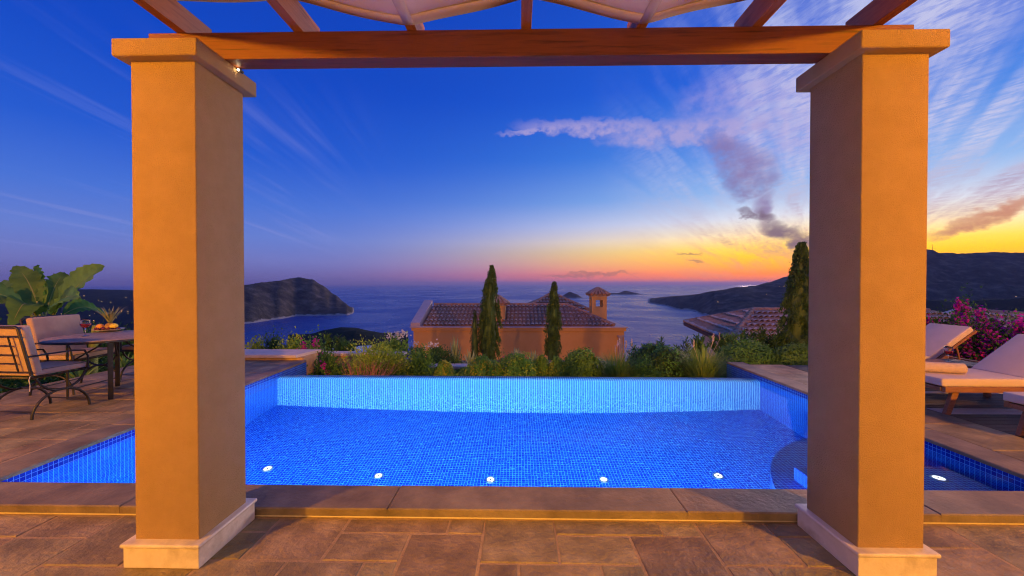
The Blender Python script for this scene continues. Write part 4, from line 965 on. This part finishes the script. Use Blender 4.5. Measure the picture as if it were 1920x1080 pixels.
# ------------------------------------------------------------------ houses below the garden
def tiles(poly, o_, u, v, parent, w_=.222, lr=.5, name='roof_tiles', m=TILE, rad=.1):
    """barrel tiles on a plane: origin o_, u along the eave, v up the slope; kept inside poly given in (u, v) metres"""
    o_, u, v = Vector(o_), Vector(u).normalized(), Vector(v).normalized(); nn = u.cross(v).normalized()
    us, vs_ = [p[0] for p in poly], [p[1] for p in poly]
    def inside(a, c):
        r = False; n = len(poly)
        for i in range(n):
            (x1,y1),(x2,y2) = poly[i], poly[(i+1)%n]
            if (y1 > c) != (y2 > c) and a < (x2-x1)*(c-y1)/(y2-y1)+x1: r = not r
        return r
    mb = MB(); seg = 5; pale = []
    a = min(us)+w_/2
    while a < max(us):
        c = min(vs_)
        while c < max(vs_):
            if inside(a, c+lr*.4):
                rows = []; ja = random.uniform(-.008,.008); jz = random.uniform(-.006,.01); jl = random.uniform(.16,.34)
                for vv, kr, kz in ((c-.05,1,.075),(c-.05+lr*jl,.97,.062),(c+lr,.8,.012)):
                    rows += [o_+u*(a+ja-math.cos(math.pi*k_/seg)*rad*kr)+v*vv+nn*(math.sin(math.pi*k_/seg)*rad*kr+kz-.02+jz) for k_ in range(seg+1)]
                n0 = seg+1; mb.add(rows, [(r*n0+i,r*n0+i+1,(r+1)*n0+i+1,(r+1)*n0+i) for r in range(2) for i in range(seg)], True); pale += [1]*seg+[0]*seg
            c += lr
        a += w_
    pts = [o_+u*p[0]+v*p[1] for p in poly]; mb.add(pts, [tuple(range(len(pts)))]); pale.append(0)
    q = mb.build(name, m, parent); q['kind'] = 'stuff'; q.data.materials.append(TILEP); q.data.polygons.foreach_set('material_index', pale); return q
def ridge_tiles(p, q, parent, m=TILE, r=.1, L_=.4):
    p, q = Vector(p), Vector(q); n = max(1, int((q-p).length/L_)); mb = MB()
    for i in range(n):
        a, c = p.lerp(q, i/n), p.lerp(q, (i+1)/n); mb.tube([a, c+(c-a)*.12], [r,r*.84], 8)
    o_ = mb.build('ridge_tiles', m, parent); o_['kind'] = 'stuff'
h1 = thing('house', 'orange plastered house with clay tile roof and two chimneys below the garden', 'house', (0,20,0))
XL, XR, ZC = -5.75, 5.72, -.8
MB().mm(XL+.12,XR-.12,.15,7,-6,ZC-.22).build('wall', HOUSEP, h1)
MB().mm(XL+.03,XR-.03,.06,7.1,ZC-.22,ZC-.05).build('cornice', HOUSEP, h1, .02)
MB().mm(XL-.03,XR+.03,0,7.15,ZC-.05,ZC+.02).build('cornice_edge', HOUSET, h1, .01)
zr = .17; ry_ = 3.0; v_ = (0, ry_-.25, zr-ZC-.02); Lv = math.hypot(v_[1], v_[2])
x0r, x1r = -5.15, 5.1
rf = MB().add([(x0r,.25,ZC+.02),(x1r,.25,ZC+.02),(2.95,ry_,zr),(x0r,ry_,zr)], [(0,1,2,3)]).add([(x1r,.25,ZC+.02),(x1r,6,ZC+.02),(2.95,ry_,zr)], [(0,1,2)]).add([(x0r,ry_,zr),(2.95,ry_,zr),(x1r,6,ZC+.02),(x0r,6,ZC+.02)], [(0,1,2,3)]).build('roof', TILE, h1)
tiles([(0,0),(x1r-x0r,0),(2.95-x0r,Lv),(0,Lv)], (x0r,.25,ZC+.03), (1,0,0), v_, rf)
ridge_tiles((x0r,ry_,zr+.07),(2.95,ry_,zr+.07), rf); ridge_tiles((x1r,.25,ZC+.1),(2.95,ry_,zr+.07), rf)
gp_ = MB(); gp_.add([(XL,.02,ZC+.02),(XL+.5,.02,ZC+.02),(XL+.5,.02,ZC+.22),(XL,.02,ZC+.22),(XL,ry_,ZC+.02),(XL+.5,ry_,ZC+.02),(XL+.5,ry_,zr+.33),(XL,ry_,zr+.33)],
        [(0,1,2,3),(1,5,6,2),(5,4,7,6),(4,0,3,7),(3,2,6,7)]); gp_.build('gable_parapet', HOUSET, h1, .01)
def chimney(cx, cyy, zb, zt_, half, cap, apex, opening):
    ch = MB(); t_ = .13
    if opening:
        ch.mm(cx-half,cx+half,cyy-half,cyy+half,zb,zt_-.62)
        for sx in (-1,1):
            for sy in (-1,1): ch.mm(*sorted((cx+sx*half,cx+sx*.2)),*sorted((cyy+sy*half,cyy+sy*.2)),zt_-.62,zt_-.22)
        ch.mm(cx-half,cx+half,cyy-half,cyy+half,zt_-.22,zt_)
    else: ch.mm(cx-half,cx+half,cyy-half,cyy+half,zb,zt_)
    c_ = ch.build('chimney', HOUSEP, h1)
    MB().mm(cx-half-.05,cx+half+.05,cyy-half-.05,cyy+half+.05,zt_-.02,zt_+.07).build('chimney_band', HOUSET, c_, .01)
    k_ = MB(); ap = (cx,cyy,apex)
    for i in range(4):
        a = i*math.pi/2; d1 = Vector((math.cos(a),math.sin(a),0)); d2 = Vector((-math.sin(a),math.cos(a),0)); ctr = Vector((cx,cyy,zt_+.06))
        A_, B_ = ctr+d1*cap-d2*cap, ctr+d1*cap+d2*cap; k_.add([A_,B_,ap], [(0,1,2)])
        for j in range(5):
            q = (j+.5)/5; p0 = A_.lerp(B_, q)+Vector((0,0,.03)); p1 = Vector(ap)+(p0-Vector(ap))*.12; k_.tube([p0,p0.lerp(p1,.5),p1], [.1,.07,.03], 6)
    k_.add([Vector((cx,cyy,zt_+.06))+Vector((sx*cap,sy*cap,0)) for sx, sy in ((-1,-1),(-1,1),(1,1),(1,-1))], [(0,1,2,3)])
    k_.build('chimney_cap', TILE, c_)
p = ony(1121,555,22.0); chimney(p[0], 2.0, ZC, p[2], .42, .58, ony(1121,537,22)[2], True)
p = ony(933,572,21.2); chimney(p[0], 1.2, ZC, p[2], .44, .62, ony(933,551,21.2)[2], False)
# rear wing with its own hip roof
p = ony(1035,549,27); za = p[2]; xa_ = p[0]
zq = ony(990,576,25)[2]
rw = MB(); B4 = [(xa_-2.1,4.3,zq-.1),(xa_+2.1,4.3,zq-.1),(xa_+2.1,9.5,zq-.1),(xa_-2.1,9.5,zq-.1)]
rw.add(B4+[(xa_,7,za)], [(0,1,4),(1,2,4),(2,3,4),(3,0,4)]); rwo = rw.build('rear_roof', TILE, h1)
ridge_tiles(B4[0], (xa_,7,za), rwo, r=.13); ridge_tiles(B4[1], (xa_,7,za), rwo, r=.13)
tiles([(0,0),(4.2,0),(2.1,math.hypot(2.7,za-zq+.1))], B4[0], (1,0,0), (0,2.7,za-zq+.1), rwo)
MB().mm(xa_-1.8,xa_+1.8,4.6,9,-4,zq-.12).build('rear_wall', HOUSEP, h1)
p0 = ony(1164,640,20)
MB().lathe([(.17,ZC-.42),(.17,ZC-.5),(.12,ZC-.56),(.11,-3.2)], (p0[0],.02,0), 14).build('corner_column', HOUSET, h1)

h2 = thing('house', 'pale walled house under a hipped clay tile roof right of the sea view', 'house', (0,0,0))
E0 = Vector((7.55,13.6,-.6)); E1 = Vector((9.0,20.7,-.6)); EX = Vector((18.5,13.0,-.6)); RG0 = Vector((10.45,17,.3)); RG1 = Vector((17.5,16.5,.3)); E3 = Vector((18.5,20.4,-.6))
rf2 = MB().add([E0,EX,RG1,RG0], [(0,1,2,3)]).add([E1,E0,RG0], [(0,1,2)]).add([E3,E1,RG0,RG1], [(0,1,2,3)]).add([EX,E3,RG1], [(0,1,2)]).build('roof', TILE, h2)
def slope_tiles(A, B, C, D=None, parent=None, **k):
    u = (B-A).normalized(); pts = [A,B,C]+([D] if D else []); v = (C-A)-u*(C-A).dot(u); v.normalize()
    tiles([((p-A).dot(u),(p-A).dot(v)) for p in pts], A+u.cross(v)*.01, u, v, parent, **k)
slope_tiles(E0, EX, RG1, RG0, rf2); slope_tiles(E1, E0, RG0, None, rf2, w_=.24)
for a_, c_ in ((E0,RG0),(RG0,RG1),(E1,RG0)): ridge_tiles(a_+Vector((0,0,.06)), c_+Vector((0,0,.06)), rf2)
def board(A, B, h, th, name, m, parent):
    d = (B-A); n = Vector((d.y,-d.x,0)).normalized()*th; mb = MB()
    mb.add([A,B,B+n,A+n,A-Vector((0,0,h)),B-Vector((0,0,h)),B+n-Vector((0,0,h)),A+n-Vector((0,0,h))], [(0,1,2,3),(7,6,5,4),(0,4,5,1),(1,5,6,2),(2,6,7,3),(3,7,4,0)]); mb.build(name, m, parent)
board(E1, E0, .16, .05, 'fascia', DARKWD, rf2); board(E0, EX, .16, .05, 'fascia', DARKWD, rf2)
MB().prism([(8.3,14.6),(17.8,14.2),(17.8,19.6),(9.5,19.7)], -6, -.62).build('wall', PALEP, h2)

h3 = thing('house', 'clay tile roof with pale ridge end showing above the bougainvillea', 'house', (0,0,0))
A = Vector(ony(1822,585,16)); Bv = A+Vector((-1.2,-8,-.04)); C3 = A+Vector((-3.6,.4,-1.3)); D3 = Bv+Vector((-3.6,.4,-1.3))
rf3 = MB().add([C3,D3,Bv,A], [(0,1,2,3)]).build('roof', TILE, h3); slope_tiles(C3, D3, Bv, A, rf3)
ridge_tiles(A+Vector((0,0,.06)), Bv+Vector((0,0,.06)), rf3)
gq_ = MB(); up3 = Vector((0,0,.22)); w3 = Vector((.1,.4,0))
gq_.add([A,C3,C3+up3,A+up3,A+w3,C3+w3,C3+w3+up3,A+w3+up3], [(0,1,2,3),(7,6,5,4),(3,2,6,7),(0,4,5,1),(1,5,6,2),(0,3,7,4)]); gq_.build('gable_parapet', HOUSET, h3)
MB().prism([(C3.x+.4,C3.y),(D3.x+.4,D3.y),(Bv.x+3,Bv.y),(A.x+3,A.y)], -8, C3.z-.02).build('wall', PALEP, h3)

# ------------------------------------------------------------------ town below: white houses with lit windows, and street lights far left
WINL = emit('lit_window', (1,.62,.22), 3.0, False)
tw_px = [(612,668,90),(628,660,110),(641,664,95),(655,655,130),(668,659,120),(684,652,150),(700,664,100),(826,667,80)]
for i, (px, py, d) in enumerate(tw_px):
    p = ony(px, py, d); hw = random.uniform(2.5,4.5); hh = random.uniform(2.6,5)
    t_ = thing('town_house', 'white flat roofed town house seen through the shrubs far below, %s' % ('leftmost of its row','second from the left','third from the left','fourth from the left','fifth from the left','sixth from the left','seventh from the left','alone left of the cypresses')[i], 'house', (p[0],p[1],p[2]-6), random.uniform(-.4,.4), 'white houses of the town below')
    MB().mm(-hw,hw,-3,3,0,6).build('wall', WHITEP, t_)
    MB().mm(-hw-.15,hw+.15,-3.15,3.15,6,6.35).build('parapet', WHITEP, t_)
    for x in (-hw*.5,hw*.5):
        MB().mm(x-.6,x+.6,-3.06,-3.0,3.6,5).build('window', WINL if (i+(x > 0))%2 == 0 else mat('dark_window', (.03,.03,.04), rough=.1), t_)
LAMPW = emit('street_light', (1,.55,.14), 9., False)
tl = MB()
for i in range(44):
    if i < 26: px, py, d = random.uniform(-40,255), 562+random.gauss(0,3)+(.02*(200-abs(200))) , random.uniform(3400,3700)
    else: px, py, d = random.uniform(60,262), random.uniform(572,606), random.uniform(2300,2700)
    p = ony(px, py, d/math.hypot(1,(px-972)/FPX)); r = random.uniform(.5,1.1)*(d/2500)
    tl.lathe([(0,-r),(r*.8,-r*.5),(r,0),(r*.8,r*.5),(0,r)], tuple(p), 6)
for px, py in ((1461,537),(1470,536.5),(1346,566),(1437,552),(1905,556)):
    p = ony(px, py, 2000); tl.lathe([(0,-.8),(.7,-.4),(.8,0),(.7,.4),(0,.8)], tuple(p), 6)
tag(tl.build('town_lights', LAMPW), 'distant warm street lights scattered over the hills round the bay', 'lights', None, 'stuff')
p = ony(1748,470,2600); ms = thing('radio_mast', 'thin radio mast on the skyline of the right hand mountain', 'mast', (p[0],p[1],p[2]-20))
MB().tube([(0,0,0),(0,0,62)], [1.8,.8], 6).build('lattice', IRON, ms)

# ------------------------------------------------------------------ evening haze over the bay
hz = bpy.data.materials.new('haze_air'); hz.use_nodes = True; nb = NB(hz.node_tree); nb.N.clear()
pv = nb.node('ShaderNodeVolumePrincipled'); pv.inputs['Color'].default_value = (.68,.62,.92,1); pv.inputs['Density'].default_value = 2.4e-5; pv.inputs['Anisotropy'].default_value = .2
nb.L.new(pv.outputs[0], nb.node('ShaderNodeOutputMaterial').inputs['Volume'])
tag(MB().mm(-59000,59000,-1900,89000,-250,330).build('haze', hz), 'thin violet evening haze over the bay', 'haze', None, 'stuff')
